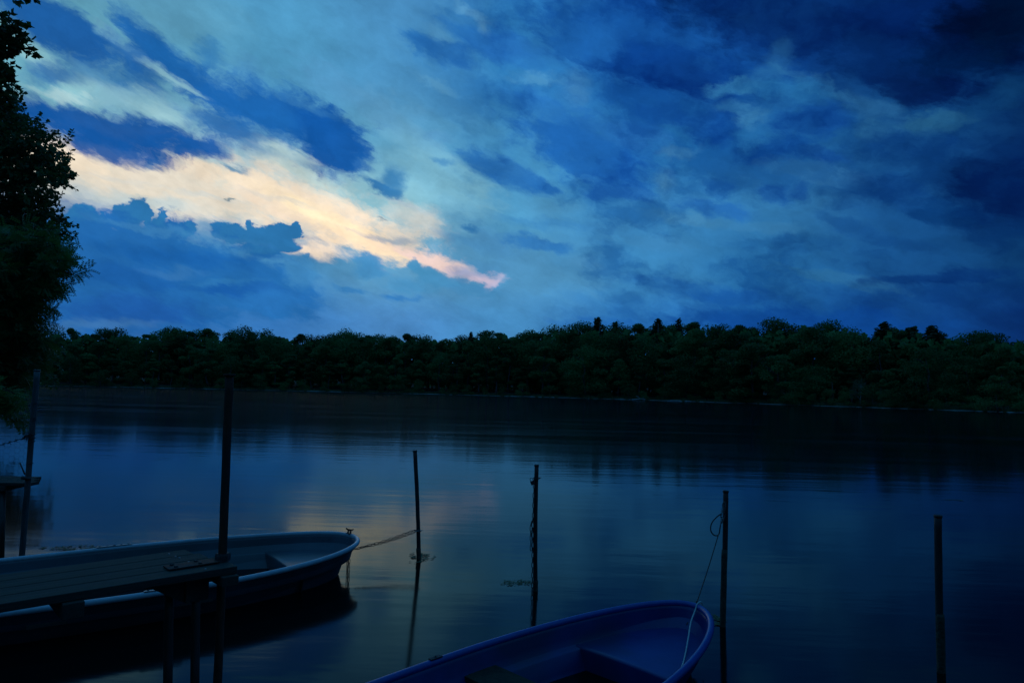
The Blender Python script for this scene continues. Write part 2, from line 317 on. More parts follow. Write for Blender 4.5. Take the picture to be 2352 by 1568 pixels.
# broken middle sized clouds over the darker half of the sky
w3 = wnoise(cB, .105, 8, .6, -12, (1.35, .8, 1), 47)
d3 = W('ShaderNodeMapRange', interpolation_type='SMOOTHSTEP'); wl(w3.outputs['Fac'], d3.inputs[0]); d3.inputs[1].default_value = .44; d3.inputs[2].default_value = .60; d3.inputs[3].default_value = 0; d3.inputs[4].default_value = 1.0
m3 = W('ShaderNodeMapRange', interpolation_type='SMOOTHSTEP'); wl(AZ, m3.inputs[0]); m3.inputs[1].default_value = -13; m3.inputs[2].default_value = 3
m4 = W('ShaderNodeMapRange', interpolation_type='SMOOTHSTEP'); wl(EL, m4.inputs[0]); m4.inputs[1].default_value = 2; m4.inputs[2].default_value = 10
amt3 = wmath('MULTIPLY', d3.outputs[0], wmath('MULTIPLY', m3.outputs[0], m4.outputs[0]))
tint3 = W('ShaderNodeVectorMath', operation='MULTIPLY_ADD'); wl(amt3, tint3.inputs[0]); tint3.inputs[1].default_value = (-.62, -.44, -.27); tint3.inputs[2].default_value = (1.06, 1.05, 1.04)
fac3 = W('ShaderNodeVectorMath', operation='SCALE'); wl(tint3.outputs[0], fac3.inputs[0]); wl(wf.outputs[0], fac3.inputs['Scale'])
# overhead and to the sides: the plain dusk blue of the closed cloud deck
bz = W('ShaderNodeValToRGB'); wl(wmath('DIVIDE', EL, 90), bz.inputs[0]); bz.color_ramp.elements[0].position = .1; bz.color_ramp.elements[1].position = .6
bz.color_ramp.elements[0].color = (.005, .045, .125, 1); bz.color_ramp.elements[1].color = (.020, .145, .36, 1)
bk = W('ShaderNodeMapRange', interpolation_type='SMOOTHSTEP'); wl(EL, bk.inputs[0]); bk.inputs[1].default_value = 33; bk.inputs[2].default_value = 60
bk2 = W('ShaderNodeMapRange', interpolation_type='SMOOTHSTEP'); wl(wmath('ABSOLUTE', AZ), bk2.inputs[0]); bk2.inputs[1].default_value = 46; bk2.inputs[2].default_value = 80
backf = wmath('MAXIMUM', bk.outputs[0], bk2.outputs[0])
def reach(cl):
    a, e, ra, rb, rot, inner, c, op, kind = cl
    t = R(rot); ra *= 1.29; rb *= 1.29
    wa, we = (2.2, 1.5) if kind == 'A' else (.8, .65)
    return (math.hypot(ra * math.cos(t), rb * math.sin(t)) + wa, math.hypot(ra * math.sin(t), rb * math.cos(t)) + we)
REACH = [reach(c) for c in CLOUDS]
def deck(a0, a1, e0, e1):
    # the clouds that reach into this stretch of sky, laid over one another from far to near
    global NT
    main = NT
    NT = bpy.data.node_groups.new('sky_stretch', 'ShaderNodeTree')
    for nm, ty in (('Base', 'NodeSocketColor'), ('A', 'NodeSocketVector'), ('B', 'NodeSocketVector'), ('Erode', 'NodeSocketFloat')):
        NT.interface.new_socket(nm, in_out='INPUT', socket_type=ty)
    NT.interface.new_socket('Colour', in_out='OUTPUT', socket_type='NodeSocketColor')
    gi = W('NodeGroupInput'); go = W('NodeGroupOutput')
    col = gi.outputs[0]; co = {'A': gi.outputs[1], 'B': gi.outputs[2]}; cur = dict(co); q = 0
    for cl, (xa, xe) in zip(CLOUDS, REACH):
        a, e, ra, rb, rot, inner, c, op, kind = cl
        if a + xa < a0 or a - xa > a1 or e + xe < e0 or e - xe > e1: continue
        if q and q % 8 == 0:                 # works the clouds out eight at a time
            for k in co:
                sq = W('ShaderNodeVectorMath', operation='MULTIPLY_ADD'); wl(col, sq.inputs[0]); sq.inputs[1].default_value = (1e-7,) * 3; wl(co[k], sq.inputs[2])
                cur[k] = sq.outputs[0]
        q += 1
        g = W('ShaderNodeTexGradient', gradient_type='SPHERICAL'); wl(cur[kind], g.inputs[0])
        tm = g.texture_mapping; tm.vector_type = 'TEXTURE'
        tm.translation = (a, e, 0); tm.rotation = (0, 0, R(rot)); tm.scale = (ra * 1.288, rb * 1.288, 1)
        cov = g.outputs['Fac']
        if kind == 'A' or ra > 1.6:
            cov = wmath('MULTIPLY_ADD', cov, 1.3, gi.outputs[3])
        mr = W('ShaderNodeMapRange', interpolation_type='SMOOTHSTEP'); wl(cov, mr.inputs[0])
        mr.inputs[1].default_value = 0; mr.inputs[2].default_value = 1 - inner / 1.15; mr.inputs[3].default_value = 0; mr.inputs[4].default_value = op
        mx = W('ShaderNodeMix', data_type='RGBA'); wl(mr.outputs[0], mx.inputs[0]); wl(col, mx.inputs[6]); mx.inputs[7].default_value = (*c, 1)
        col = mx.outputs[2]
    wl(col, go.inputs[0])
    grp = NT; NT = main
    gn = W('ShaderNodeGroup'); gn.node_tree = grp
    wl(base, gn.inputs[0]); wl(coords['A'], gn.inputs[1]); wl(coords['B'], gn.inputs[2]); wl(E1.outputs[0], gn.inputs[3])
    sc = W('ShaderNodeVectorMath', operation='MULTIPLY'); wl(gn.outputs[0], sc.inputs[0]); wl(fac3.outputs[0], sc.inputs[1])
    mx = W('ShaderNodeMix', data_type='RGBA'); wl(backf, mx.inputs[0]); wl(sc.outputs[0], mx.inputs[6]); wl(bz.outputs[0], mx.inputs[7])
    bg = W('ShaderNodeBackground'); wl(mx.outputs[2], bg.inputs[0]); bg.inputs[1].default_value = 1.0
    return bg.outputs[0]
def split(axis, cuts, make):
    # a tree of Mix Shaders over the cuts, so that only the clouds near a direction are worked out
    if len(cuts) == 2: return make(cuts[0], cuts[1])
    k = len(cuts) // 2
    f = wmath('GREATER_THAN', axis, cuts[k])
    lo = split(axis, cuts[:k + 1], make); hi = split(axis, cuts[k:], make)
    ms = W('ShaderNodeMixShader'); wl(f, ms.inputs[0]); wl(lo, ms.inputs[1]); wl(hi, ms.inputs[2])
    return ms.outputs[0]
def side(a0, a1):
    if a0 >= 50 or a1 <= -50: return deck(a0, a1, -9, -9)
    return split(EL, [-90, 5, 10, 15, 20, 90], lambda e0, e1: deck(a0, a1, e0, e1))
shader = split(AZ, [-180, -50] + list(range(-40, 41, 8)) + [50, 180], side)
# the clear dusk air above the clouds, the sun just under the horizon ahead and to the left
st = W('ShaderNodeTexSky', sky_type='NISHITA'); st.sun_disc = False; st.sun_elevation = R(-3); st.sun_rotation = R(-18)
bgs = W('ShaderNodeBackground'); wl(st.outputs[0], bgs.inputs[0]); bgs.inputs[1].default_value = .002
ad = W('ShaderNodeAddShader'); wl(shader, ad.inputs[0]); wl(bgs.outputs[0], ad.inputs[1])
ow = W('ShaderNodeOutputWorld'); wl(ad.outputs[0], ow.inputs[0])

# ------------------------------------------------------------------ helpers
random.seed(7)
def tag(o, label=None, cat=None, group=None, kind=None):
    for k, v in (('label', label), ('category', cat), ('group', group), ('kind', kind)):
        if v: o[k] = v
    return o
def empty(name, loc=(0, 0, 0), rot=(0, 0, 0)):
    o = bpy.data.objects.new(name, None); COL.objects.link(o); o.location = loc; o.rotation_euler = rot
    o.empty_display_size = .2; return o
def link_mesh(name, me, material=None, parent=None):
    o = bpy.data.objects.new(name, me); COL.objects.link(o)
    if material is not None and not me.materials: me.materials.append(material)
    if parent is not None: o.parent = parent
    return o
def obj(name, bm, material, parent=None, smooth=True, loc=None):
    me = bpy.data.meshes.new(name)
    if loc is not None:            # vertices given in the parent's space; put the origin at loc
        for v in bm.verts: v.co -= Vector(loc)
    bmesh.ops.recalc_face_normals(bm, faces=bm.faces)
    bm.to_mesh(me); bm.free()
    if smooth:
        me.polygons.foreach_set('use_smooth', [True] * len(me.polygons))
    o = link_mesh(name, me, material, parent)
    if loc is not None: o.location = loc
    return o
def mesh_np(name, verts, faces, material, parent=None, smooth=False):
    me = bpy.data.meshes.new(name); verts = np.asarray(verts, np.float32); faces = np.asarray(faces, np.int32)
    k = faces.shape[1]
    me.vertices.add(len(verts)); me.vertices.foreach_set('co', verts.ravel())
    me.loops.add(faces.size); me.loops.foreach_set('vertex_index', faces.ravel())
    me.polygons.add(len(faces)); me.polygons.foreach_set('loop_start', np.arange(0, faces.size, k, dtype=np.int32))
    me.update(calc_edges=True)
    if smooth: me.polygons.foreach_set('use_smooth', [True] * len(me.polygons))
    return link_mesh(name, me, material, parent)

def node_mat(name, c1, c2=None, rough=.6, metal=0., scale=8., detail=5, bump=0., bump_scale=None, stretch=(1, 1, 1), c3=None, low=.35, high=.65, spec=.5, obj_random=0., wet=None):
    m = bpy.data.materials.new(name); m.use_nodes = True; nt = m.node_tree; N = nt.nodes; Lk = nt.links.new
    p = N['Principled BSDF']; p.inputs['Roughness'].default_value = rough; p.inputs['Metallic'].default_value = metal
    p.inputs['Specular IOR Level'].default_value = spec
    tc = N.new('ShaderNodeTexCoord'); mp = N.new('ShaderNodeMapping'); Lk(tc.outputs['Object'], mp.inputs[0]); mp.inputs['Scale'].default_value = stretch
    nz = N.new('ShaderNodeTexNoise'); Lk(mp.outputs[0], nz.inputs['Vector']); nz.inputs['Scale'].default_value = scale; nz.inputs['Detail'].default_value = detail; nz.inputs['Roughness'].default_value = .6
    rp = N.new('ShaderNodeValToRGB'); Lk(nz.outputs['Fac'], rp.inputs[0]); rp.color_ramp.elements[0].position = low; rp.color_ramp.elements[1].position = high
    rp.color_ramp.elements[0].color = (*c1, 1); rp.color_ramp.elements[1].color = (*(c2 or c1), 1)
    colr = rp.outputs[0]
    if c3:
        n2 = N.new('ShaderNodeTexNoise'); Lk(mp.outputs[0], n2.inputs['Vector']); n2.inputs['Scale'].default_value = scale * .31; n2.inputs['Detail'].default_value = 3
        r2 = N.new('ShaderNodeMapRange'); Lk(n2.outputs['Fac'], r2.inputs[0]); r2.inputs[1].default_value = .48; r2.inputs[2].default_value = .62
        mx = N.new('ShaderNodeMix'); mx.data_type = 'RGBA'; Lk(r2.outputs[0], mx.inputs[0]); Lk(colr, mx.inputs[6]); mx.inputs[7].default_value = (*c3, 1); colr = mx.outputs[2]
    if obj_random:
        oi = N.new('ShaderNodeObjectInfo'); hs = N.new('ShaderNodeHueSaturation')
        mr = N.new('ShaderNodeMapRange'); Lk(oi.outputs['Random'], mr.inputs[0]); mr.inputs[3].default_value = 1 - obj_random; mr.inputs[4].default_value = 1 + obj_random
        Lk(mr.outputs[0], hs.inputs['Value']); Lk(colr, hs.inputs['Color'])
        m2 = N.new('ShaderNodeMath'); m2.operation = 'MULTIPLY'; Lk(oi.outputs['Random'], m2.inputs[0]); m2.inputs[1].default_value = 7.13
        m3 = N.new('ShaderNodeMath'); m3.operation = 'FRACT'; Lk(m2.outputs[0], m3.inputs[0])
        m4 = N.new('ShaderNodeMapRange'); Lk(m3.outputs[0], m4.inputs[0]); m4.inputs[3].default_value = .465; m4.inputs[4].default_value = .535; Lk(m4.outputs[0], hs.inputs['Hue'])
        colr = hs.outputs[0]
    Lk(colr, p.inputs['Base Color'])
    if bump:
        nb = N.new('ShaderNodeTexNoise'); Lk(mp.outputs[0], nb.inputs['Vector']); nb.inputs['Scale'].default_value = bump_scale or scale * 3; nb.inputs['Detail'].default_value = 6
        b = N.new('ShaderNodeBump'); b.inputs['Strength'].default_value = bump; b.inputs['Distance'].default_value = .01; Lk(nb.outputs['Fac'], b.inputs['Height']); Lk(b.outputs[0], p.inputs['Normal'])
    return m

def thin_leaf(m, amount=.35, tint=1.5):
    nt = m.node_tree; N = nt.nodes; p = N['Principled BSDF']; src = p.inputs['Base Color'].links[0].from_socket
    t = N.new('ShaderNodeBsdfTranslucent'); v = N.new('ShaderNodeVectorMath'); v.operation = 'SCALE'; v.inputs['Scale'].default_value = tint; nt.links.new(src, v.inputs[0]); nt.links.new(v.outputs[0], t.inputs[0])
    mx = N.new('ShaderNodeMixShader'); mx.inputs[0].default_value = amount; nt.links.new(p.outputs[0], mx.inputs[1]); nt.links.new(t.outputs[0], mx.inputs[2]); nt.links.new(mx.outputs[0], N['Material Output'].inputs[0])
    return m
M = {}
M['rust'] = node_mat('rusty_iron', (.05, .022, .016), (.17, .05, .028), .8, .2, 14, 8, .5, 60, (1, 1, .35), c3=(.03, .035, .035))
M['pipe'] = node_mat('weathered_pipe', (.06, .065, .065), (.14, .15, .15), .55, .4, 10, 8, .35, 70, (1, 1, .25), c3=(.07, .045, .03))
M['post'] = node_mat('tarred_post', (.018, .02, .02), (.045, .045, .04), .7, .1, 16, 8, .5, 60, (1, 1, .3), c3=(.03, .038, .028))
M['crust'] = node_mat('waterline_growth', (.02, .03, .022), (.07, .075, .05), .9, 0, 30, 8, .9, 50)
M['wood'] = node_mat('grey_planking', (.022, .027, .022), (.05, .058, .047), .85, 0, 5, 9, .5, 40, (.35, 9, 6), c3=(.03, .045, .028), low=.3, high=.7)
M['beam'] = node_mat('dark_beam', (.03, .032, .026), (.06, .06, .045), .9, 0, 6, 8, .5, 30, (1, 1, 1))
M['hull_grey'] = node_mat('grey_hull_paint', (.058, .078, .10), (.09, .115, .14), .34, 0, 3, 7, .05, 50, c3=(.06, .08, .088))
M['rim_grey'] = node_mat('pale_rim_paint', (.42, .47, .52), (.50, .55, .60), .3, 0, 18, 6, .06, 60, (1, 1, 1), c3=(.40, .44, .48))
M['hull_blue'] = node_mat('blue_hull_paint', (.001, .030, .16), (.002, .042, .21), .36, 0, 4, 7, .06, 50, c3=(.008, .034, .11))
M['rim_blue'] = node_mat('blue_rim_paint', (.002, .052, .27), (.004, .064, .32), .32, 0, 18, 6, .05, 60)
M['steel'] = node_mat('galvanised_steel', (.22, .23, .24), (.36, .37, .38), .45, .7, 40, 4, .2, 90)
M['iron'] = node_mat('dull_iron', (.03, .03, .03), (.06, .06, .06), .75, .0, 40, 4, .3, 90)
M['rope_white'] = node_mat('pale_cord', (.50, .52, .50), (.72, .74, .72), .85, 0, 120, 3, .6, 300)
M['rope_dark'] = node_mat('dark_cable', (.02, .02, .02), (.05, .045, .045), .7, 0, 90, 3, .5, 200)
M['rope_grey'] = node_mat('grey_wire', (.10, .11, .11), (.2, .2, .2), .7, .2, 90, 3, .5, 200)
M['floor'] = node_mat('boat_floorboards', (.035, .045, .04), (.08, .09, .07), .85, 0, 5, 7, .4, 40, (.5, 8, 4))
M['moss'] = node_mat('mossy_wood', (.012, .018, .012), (.035, .036, .022), .95, 0, 22, 9, 1.0, 40)
M['leaf_maple'] = node_mat('maple_leaves', (.03, .075, .022), (.07, .14, .04), .6, 0, 1.2, 3)
M['leaf_oak'] = node_mat('oak_leaves', (.034, .085, .024), (.08, .16, .045), .6, 0, 1.2, 3)
M['leaf_ash'] = node_mat('ash_leaves', (.034, .10, .022), (.08, .19, .04), .6, 0, 1.0, 3)
M['bark'] = node_mat('bark', (.02, .018, .015), (.06, .052, .042), .95, 0, 9, 7, .9, 30, (1, 1, .3))
M['far_leaf'] = node_mat('far_foliage', (.040, .110, .034), (.075, .190, .050), .75, 0, .5, 4, obj_random=.38, spec=.25)
M['far_conifer'] = node_mat('conifer_needles', (.026, .075, .036), (.045, .11, .05), .8, 0, .8, 4, obj_random=.2, spec=.2)
M['willow'] = node_mat('willow_leaves', (.075, .12, .07), (.12, .17, .10), .7, 0, .8, 4, spec=.25)
M['far_bark'] = node_mat('far_bark', (.05, .045, .04), (.12, .11, .10), .95, 0, 2, 5)
M['birch_bark'] = node_mat('birch_bark', (.35, .36, .36), (.55, .56, .56), .8, 0, 3, 5)
M['sand'] = node_mat('pale_sand', (.22, .24, .22), (.46, .48, .44), .95, 0, .35, 6)
M['soil'] = node_mat('forest_soil', (.012, .018, .01), (.03, .038, .02), .98, 0, .2, 6)
M['weed'] = node_mat('floating_weed', (.03, .065, .02), (.07, .12, .035), .7, 0, 30, 4, .3)
M['reed'] = node_mat('shore_reed', (.05, .075, .03), (.10, .14, .05), .9, 0, 2, 3)

for k_ in ('leaf_maple', 'leaf_oak', 'leaf_ash', 'far_leaf', 'willow'): thin_leaf(M[k_])
# ---- geometry helpers
def box(bm, c, s, rot=None):
    r = bmesh.ops.create_cube(bm, size=1.0, matrix=Matrix.Translation(Vector(c)) @ (rot.to_4x4() if rot is not None else Matrix.Identity(4)) @ Matrix.Diagonal((*s, 1)))
    return r['verts']
def bevel(bm, w=.004, seg=2):
    bmesh.ops.bevel(bm, geom=bm.edges[:], offset=w, segments=seg, affect='EDGES', profile=.6)
def frame_for(d):
    d = d.normalized(); a = Vector((0, 0, 1)) if abs(d.z) < .9 else Vector((1, 0, 0))
    x = d.cross(a).normalized(); return x, d.cross(x).normalized()
def tube(bm, pts, rad, seg=10, caps=True, closed=False, squash=1.0):
    pts = [Vector(p) for p in pts]; n = len(pts)
    rads = rad if isinstance(rad, (list, tuple)) else [rad] * n
    rings = []; x = None
    for i, p in enumerate(pts):
        a = pts[(i - 1) % n] if (i > 0 or closed) else p; b = pts[(i + 1) % n] if (i < n - 1 or closed) else p
        d = (b - a).normalized()
        if x is None: x, y = frame_for(d)
        else:
            x = (x - d * x.dot(d)); x = x.normalized() if x.length > 1e-6 else frame_for(d)[0]
            y = d.cross(x).normalized()
        rings.append([bm.verts.new(p + x * math.cos(2 * math.pi * k / seg) * rads[i] + y * math.sin(2 * math.pi * k / seg) * rads[i] * squash) for k in range(seg)])
    for i in range(n if closed else n - 1):
        A, B = rings[i], rings[(i + 1) % n]
        for k in range(seg): bm.faces.new((A[k], A[(k + 1) % seg], B[(k + 1) % seg], B[k]))
    if caps and not closed:
        bm.faces.new(rings[0]); bm.faces.new(rings[-1])
def smooth_path(pts, n=8):
    pts = [Vector(p) for p in pts]; out = []
    for i in range(len(pts) - 1):
        p0 = pts[max(i - 1, 0)]; p1 = pts[i]; p2 = pts[i + 1]; p3 = pts[min(i + 2, len(pts) - 1)]
        for k in range(n):
            t = k / n
            out.append(.5 * ((2 * p1) + (p2 - p0) * t + (2 * p0 - 5 * p1 + 4 * p2 - p3) * t * t + (3 * p1 - p0 - 3 * p2 + p3) * t ** 3))
    out.append(pts[-1]); return out
def chain_bm(path, link=.05, width=.026, wire=.0042, twist=0.0):
    bm = bmesh.new(); P = smooth_path(path, 12) if len(path) > 2 else [Vector(p) for p in path]
    cum = [0]
    for a, b in zip(P, P[1:]): cum.append(cum[-1] + (b - a).length)
    pitch = link - 2.6 * wire; s = 0; k = 0
    def at(s):
        for i in range(len(P) - 1):
            if s <= cum[i + 1] or i == len(P) - 2: return P[i].lerp(P[i + 1], (s - cum[i]) / max(1e-9, cum[i + 1] - cum[i])), (P[i + 1] - P[i]).normalized()
    while s + pitch <= cum[-1] + 1e-6:
        c, d = at(s + pitch / 2); x, y = frame_for(d); an = (k % 2) * math.pi / 2 + .35 + twist * k + random.uniform(-.25, .25)
        sd = x * math.cos(an) + y * math.sin(an)
        pts = []
        h = link / 2 - width / 2; r = width / 2 - wire
        for j in range(6): t = -math.pi / 2 + math.pi * j / 5; pts.append(c + d * (h + r * math.cos(t)) + sd * r * math.sin(t))
        for j in range(6): t = math.pi / 2 + math.pi * j / 5; pts.append(c + d * (-h + r * math.cos(t)) + sd * r * math.sin(t))
        tube(bm, pts, wire, 6, closed=True)
        s += pitch; k += 1
    return bm

# ------------------------------------------------------------------ the lake and its banks
def water_mat():
    m = bpy.data.materials.new('lake_water'); m.use_nodes = True; nt = m.node_tree; N = nt.nodes; Lk = nt.links.new
    N.remove(N['Principled BSDF']); out = N['Material Output']
    body = N.new('ShaderNodeBsdfDiffuse'); body.inputs[0].default_value = (.001, .006, .006, 1)
    gl = N.new('ShaderNodeBsdfGlossy'); gl.inputs[0].default_value = (.50, .62, .66, 1)      # blue-green lake water
    fr = N.new('ShaderNodeFresnel'); fr.inputs[0].default_value = 1.30
    mx = N.new('ShaderNodeMixShader'); Lk(fr.outputs[0], mx.inputs[0]); Lk(body.outputs[0], mx.inputs[1]); Lk(gl.outputs[0], mx.inputs[2]); g2 = N.new('ShaderNodeBsdfGlossy'); g2.inputs[0].default_value = gl.inputs[0].default_value; g2.inputs['Roughness'].default_value = .10
    gm = N.new('ShaderNodeMixShader'); gm.inputs[0].default_value = .3; Lk(gl.outputs[0], gm.inputs[1]); Lk(g2.outputs[0], gm.inputs[2]); Lk(gm.outputs[0], mx.inputs[2]); Lk(mx.outputs[0], out.inputs[0])
    tc = N.new('ShaderNodeTexCoord')
    def nz(sx, sy, sc, det, rot=0):
        mp = N.new('ShaderNodeMapping'); Lk(tc.outputs['Object'], mp.inputs[0]); mp.inputs['Scale'].default_value = (sx, sy, 1); mp.inputs['Rotation'].default_value[2] = rot
        n = N.new('ShaderNodeTexNoise'); n.noise_dimensions = '2D'; Lk(mp.outputs[0], n.inputs['Vector']); n.inputs['Scale'].default_value = sc; n.inputs['Detail'].default_value = det; n.inputs['Roughness'].default_value = .55
        return n.outputs['Fac']
    a = nz(.05, .42, 1.0, 6, .05)      # lanes of wind ruffled water
    r = N.new('ShaderNodeMapRange'); Lk(a, r.inputs[0]); r.inputs[1].default_value = .38; r.inputs[2].default_value = .66; r.inputs[3].default_value = WATER_R0; r.inputs[4].default_value = WATER_R1
    rr_ = r.outputs[0]
    b1 = nz(.6, 2.2, 1.0, 4, .3); b2 = nz(.16, .9, 1.0, 3, -.1)
    ad = N.new('ShaderNodeMath'); ad.operation = 'MULTIPLY_ADD'; Lk(b2, ad.inputs[0]); ad.inputs[1].default_value = 2.2; Lk(b1, ad.inputs[2])
    bp = N.new('ShaderNodeBump'); bp.inputs['Strength'].default_value = 1; bp.inputs['Distance'].default_value = WATER_BUMP; Lk(ad.outputs[0], bp.inputs['Height'])
    Lk(rr_, gl.inputs['Roughness']); Lk(bp.outputs[0], gl.inputs['Normal']); Lk(bp.outputs[0], fr.inputs['Normal'])
    return m
WATER_R0, WATER_R1, WATER_BUMP = .045, .10, .0028
bm = bmesh.new(); bmesh.ops.create_grid(bm, x_segments=1, y_segments=1, size=2500)
lake = obj('water', bm, water_mat(), smooth=False); lake['kind'] = 'structure'

SHORE = [(-80, 230), (-60, 262), (-50, 272), (-40, 270), (-30, 262), (-20, 250), (-10, 235), (0, 215), (10, 195), (20, 175), (30, 157), (40, 146), (50, 138), (65, 130), (85, 126)]
def shore_r(az):
    for (a, ra), (b, rb) in zip(SHORE, SHORE[1:]):
        if a <= az <= b: r_ = ra + (rb - ra) * (az - a) / (b - a); break
    else: r_ = 230 if az < 0 else 126
    return r_ + 1.6 * math.sin(az * 1.7) + 1.1 * math.sin(az * 4.3 + 1) + .5 * math.sin(az * 11)
def polar(az, r_, z=0.): return Vector((math.sin(R(az)) * r_, math.cos(R(az)) * r_, z))
def hill(az, back):               # ground height this far behind the shoreline
    h = min(back, 45) * .055 + .35 + max(0, min(back, 90) - 45) * .22
    return h + .5 * math.sin(az * .9 + back * .1) * min(1, back / 20)
azs = [-80 + .5 * k for k in range(331)]
steps = [-2.5, 0, 1.2, 3, 8, 20, 45, 90, 300, 1800]
bm = bmesh.new(); grid = []
for az in azs:
    rw = []
    for sb in steps:
        z = -.5 if sb < 0 else (.02 if sb == 0 else (.16 if sb == 1.2 else (.35 if sb == 3 else hill(az, sb))))
        rw.append(bm.verts.new(polar(az, shore_r(az) + sb, z)))
    grid.append(rw)
for i in range(len(azs) - 1):
    for k in range(len(steps) - 1): bm.faces.new((grid[i][k], grid[i + 1][k], grid[i + 1][k + 1], grid[i][k + 1]))
hillside = obj('hillside', bm, M['soil']); hillside['kind'] = 'structure'
bm = bmesh.new(); prev = None    # the thin pale strand at the water's edge
for az in azs:
    w = max(0, .35 + 1.0 * mnoise.noise(Vector((az * .23, 3, 0))) + .6 * mnoise.noise(Vector((az * 1.1, 9, 0)))) * (2.4 if -4 < az < 16 else .8)
    rr = shore_r(az)
    cur_ = (bm.verts.new(polar(az, rr - .25, .02)), bm.verts.new(polar(az, rr + .1 + w, .05 + w * .16)), bm.verts.new(polar(az, rr + .25 + w * 1.5, .02)))
    if prev:
        bm.faces.new((prev[0], cur_[0], cur_[1], prev[1])); bm.faces.new((prev[1], cur_[1], cur_[2], prev[2]))
    prev = cur_
strand = obj('beach', bm, M['sand']); strand['kind'] = 'structure'
# near bank, left of the frame, where the big trees stand
bm = bmesh.new()
ring = [(-12.6, 3), (-12.0, 6), (-12.6, 9), (-13.8, 12.5), (-15.2, 16), (-17.5, 20), (-21, 26), (-30, 32), (-60, 34), (-60, -20), (-14, -20), (-13, -4)]
low = [bm.verts.new((x, y, -.3)) for x, y in ring]; mid = [bm.verts.new((x - .5, y - (.4 if y > 20 else 0), .28)) for x, y in ring]; hi = [bm.verts.new((x - 3, y - (2 if y > 20 else 0), 1.0)) for x, y in ring]
for A, B in ((low, mid), (mid, hi)):
    for k in range(len(ring)): bm.faces.new((A[k], A[(k + 1) % len(ring)], B[(k + 1) % len(ring)], B[k]))
bm.faces.new(hi)
nb = obj('bank', bm, M['soil'], smooth=False); nb['kind'] = 'structure'

# ------------------------------------------------------------------ far wood: trees across the lake
rng = np.random.default_rng(5)
def quads_from(centers, normals, sizes, aspect=1.0):
    n = len(centers); up_ = rng.normal(size=(n, 3)); t = np.cross(normals, up_); t /= np.linalg.norm(t, axis=1)[:, None] + 1e-9
    b = np.cross(normals, t); b /= np.linalg.norm(b, axis=1)[:, None] + 1e-9
    s = sizes[:, None]; t = t * s * aspect; b = b * s
    V = np.stack([centers - t * .5 - b * .1, centers - b * .55, centers + t * .5 + b * .1, centers + b * .6], 1).reshape(-1, 3)
    F = np.arange(4 * n).reshape(-1, 4); return V, F
def crown_broad(seed, h=10., w=5.6, lobes=26, n=7600, leaf=.42, flat=1.0, base=.12):
    # unit tree 10 m tall: clumps of foliage on many overlapping lobes
    g = np.random.default_rng(seed); C = []; Nn = []
    for k in range(lobes):
        t = g.uniform(0, 1); z = h * (base + (1 - base - .1) * t)
        env = w * .5 * math.sin(math.pi * min(1, .30 + .62 * t)) ** .8
        a = g.uniform(0, 2 * math.pi); rr = env * g.uniform(.35, .85)
        c = np.array([rr * math.cos(a), rr * math.sin(a), z]); rad = np.array([g.uniform(.7, 1.25), g.uniform(.7, 1.25), g.uniform(.5, .85) * flat]) * w * .2
        m_ = int(n / lobes); d = g.normal(size=(m_, 3)); d[:, 2] = d[:, 2] * .8 + .25; d /= np.linalg.norm(d, axis=1)[:, None]
        rj = g.uniform(.62, 1.12, size=(m_, 1)) + .14 * np.sin(d[:, :1] * 9 + k) * np.cos(d[:, 1:2] * 8)
        C.append(c + d * rad * rj); nn = d + g.normal(size=(m_, 3)) * .55; Nn.append(nn / np.linalg.norm(nn, axis=1)[:, None])
    C = np.concatenate(C); Nn = np.concatenate(Nn)
    C[:, 2] = np.clip(C[:, 2], .2, h)
    return quads_from(C, Nn, g.uniform(.5, 1.25, len(C)) * leaf * .62)
def crown_conifer(seed, h=10., w=2.8, n=2600, leaf=.22):
    g = np.random.default_rng(seed); C = []; Nn = []
    br = 230
    for k in range(br):
        f = (k + g.uniform(0, 1)) / br; z = h * (.12 + .87 * f); rad = (w * .5 * (1 - f) ** .75 + .10) * g.uniform(.45, 1.15); a = k * 2.4 + g.normal() * .4
        m_ = max(6, int(n / br * (.4 + 1.2 * (1 - f)))); t = g.uniform(0, 1, m_) ** .8
        C.append(np.stack([np.cos(a) * t * rad + g.normal(size=m_) * .07, np.sin(a) * t * rad + g.normal(size=m_) * .07, z - t * rad * .42 + t * t * rad * .25 + g.normal(size=m_) * .05], 1))
        Nn.append(np.stack([g.normal(size=m_), g.normal(size=m_), .35 + g.normal(size=m_) * .5], 1))
    C = np.concatenate(C); Nn = np.concatenate(Nn); Nn /= np.linalg.norm(Nn, axis=1)[:, None]
    return quads_from(C, Nn, g.uniform(.5, 1.1, len(C)) * leaf, 1.3)
def crown_willow(seed, h=10., w=7., n=2600):
    g = np.random.default_rng(seed); C = []; Nn = []
    for k in range(90):
        a = g.uniform(0, 2 * math.pi); rr = w * .5 * math.sqrt(g.uniform(0.02, 1)); z0 = h * (1 - .45 * (rr / (w * .5)) ** 2) * g.uniform(.75, 1)
        L_ = g.uniform(.3, .8) * z0; m_ = int(n / 90); t = g.uniform(0, 1, m_)
        C.append(np.stack([np.cos(a) * rr * (1 + t * .12) + g.normal(size=m_) * .1, np.sin(a) * rr * (1 + t * .12) + g.normal(size=m_) * .1, z0 - t * L_], 1))
        Nn.append(g.normal(size=(m_, 3)) + np.array([math.cos(a), math.sin(a), .3]))
    C = np.concatenate(C); Nn = np.concatenate(Nn); Nn /= np.linalg.norm(Nn, axis=1)[:, None]
    return quads_from(C, Nn, g.uniform(.5, 1.1, len(C)) * .22)
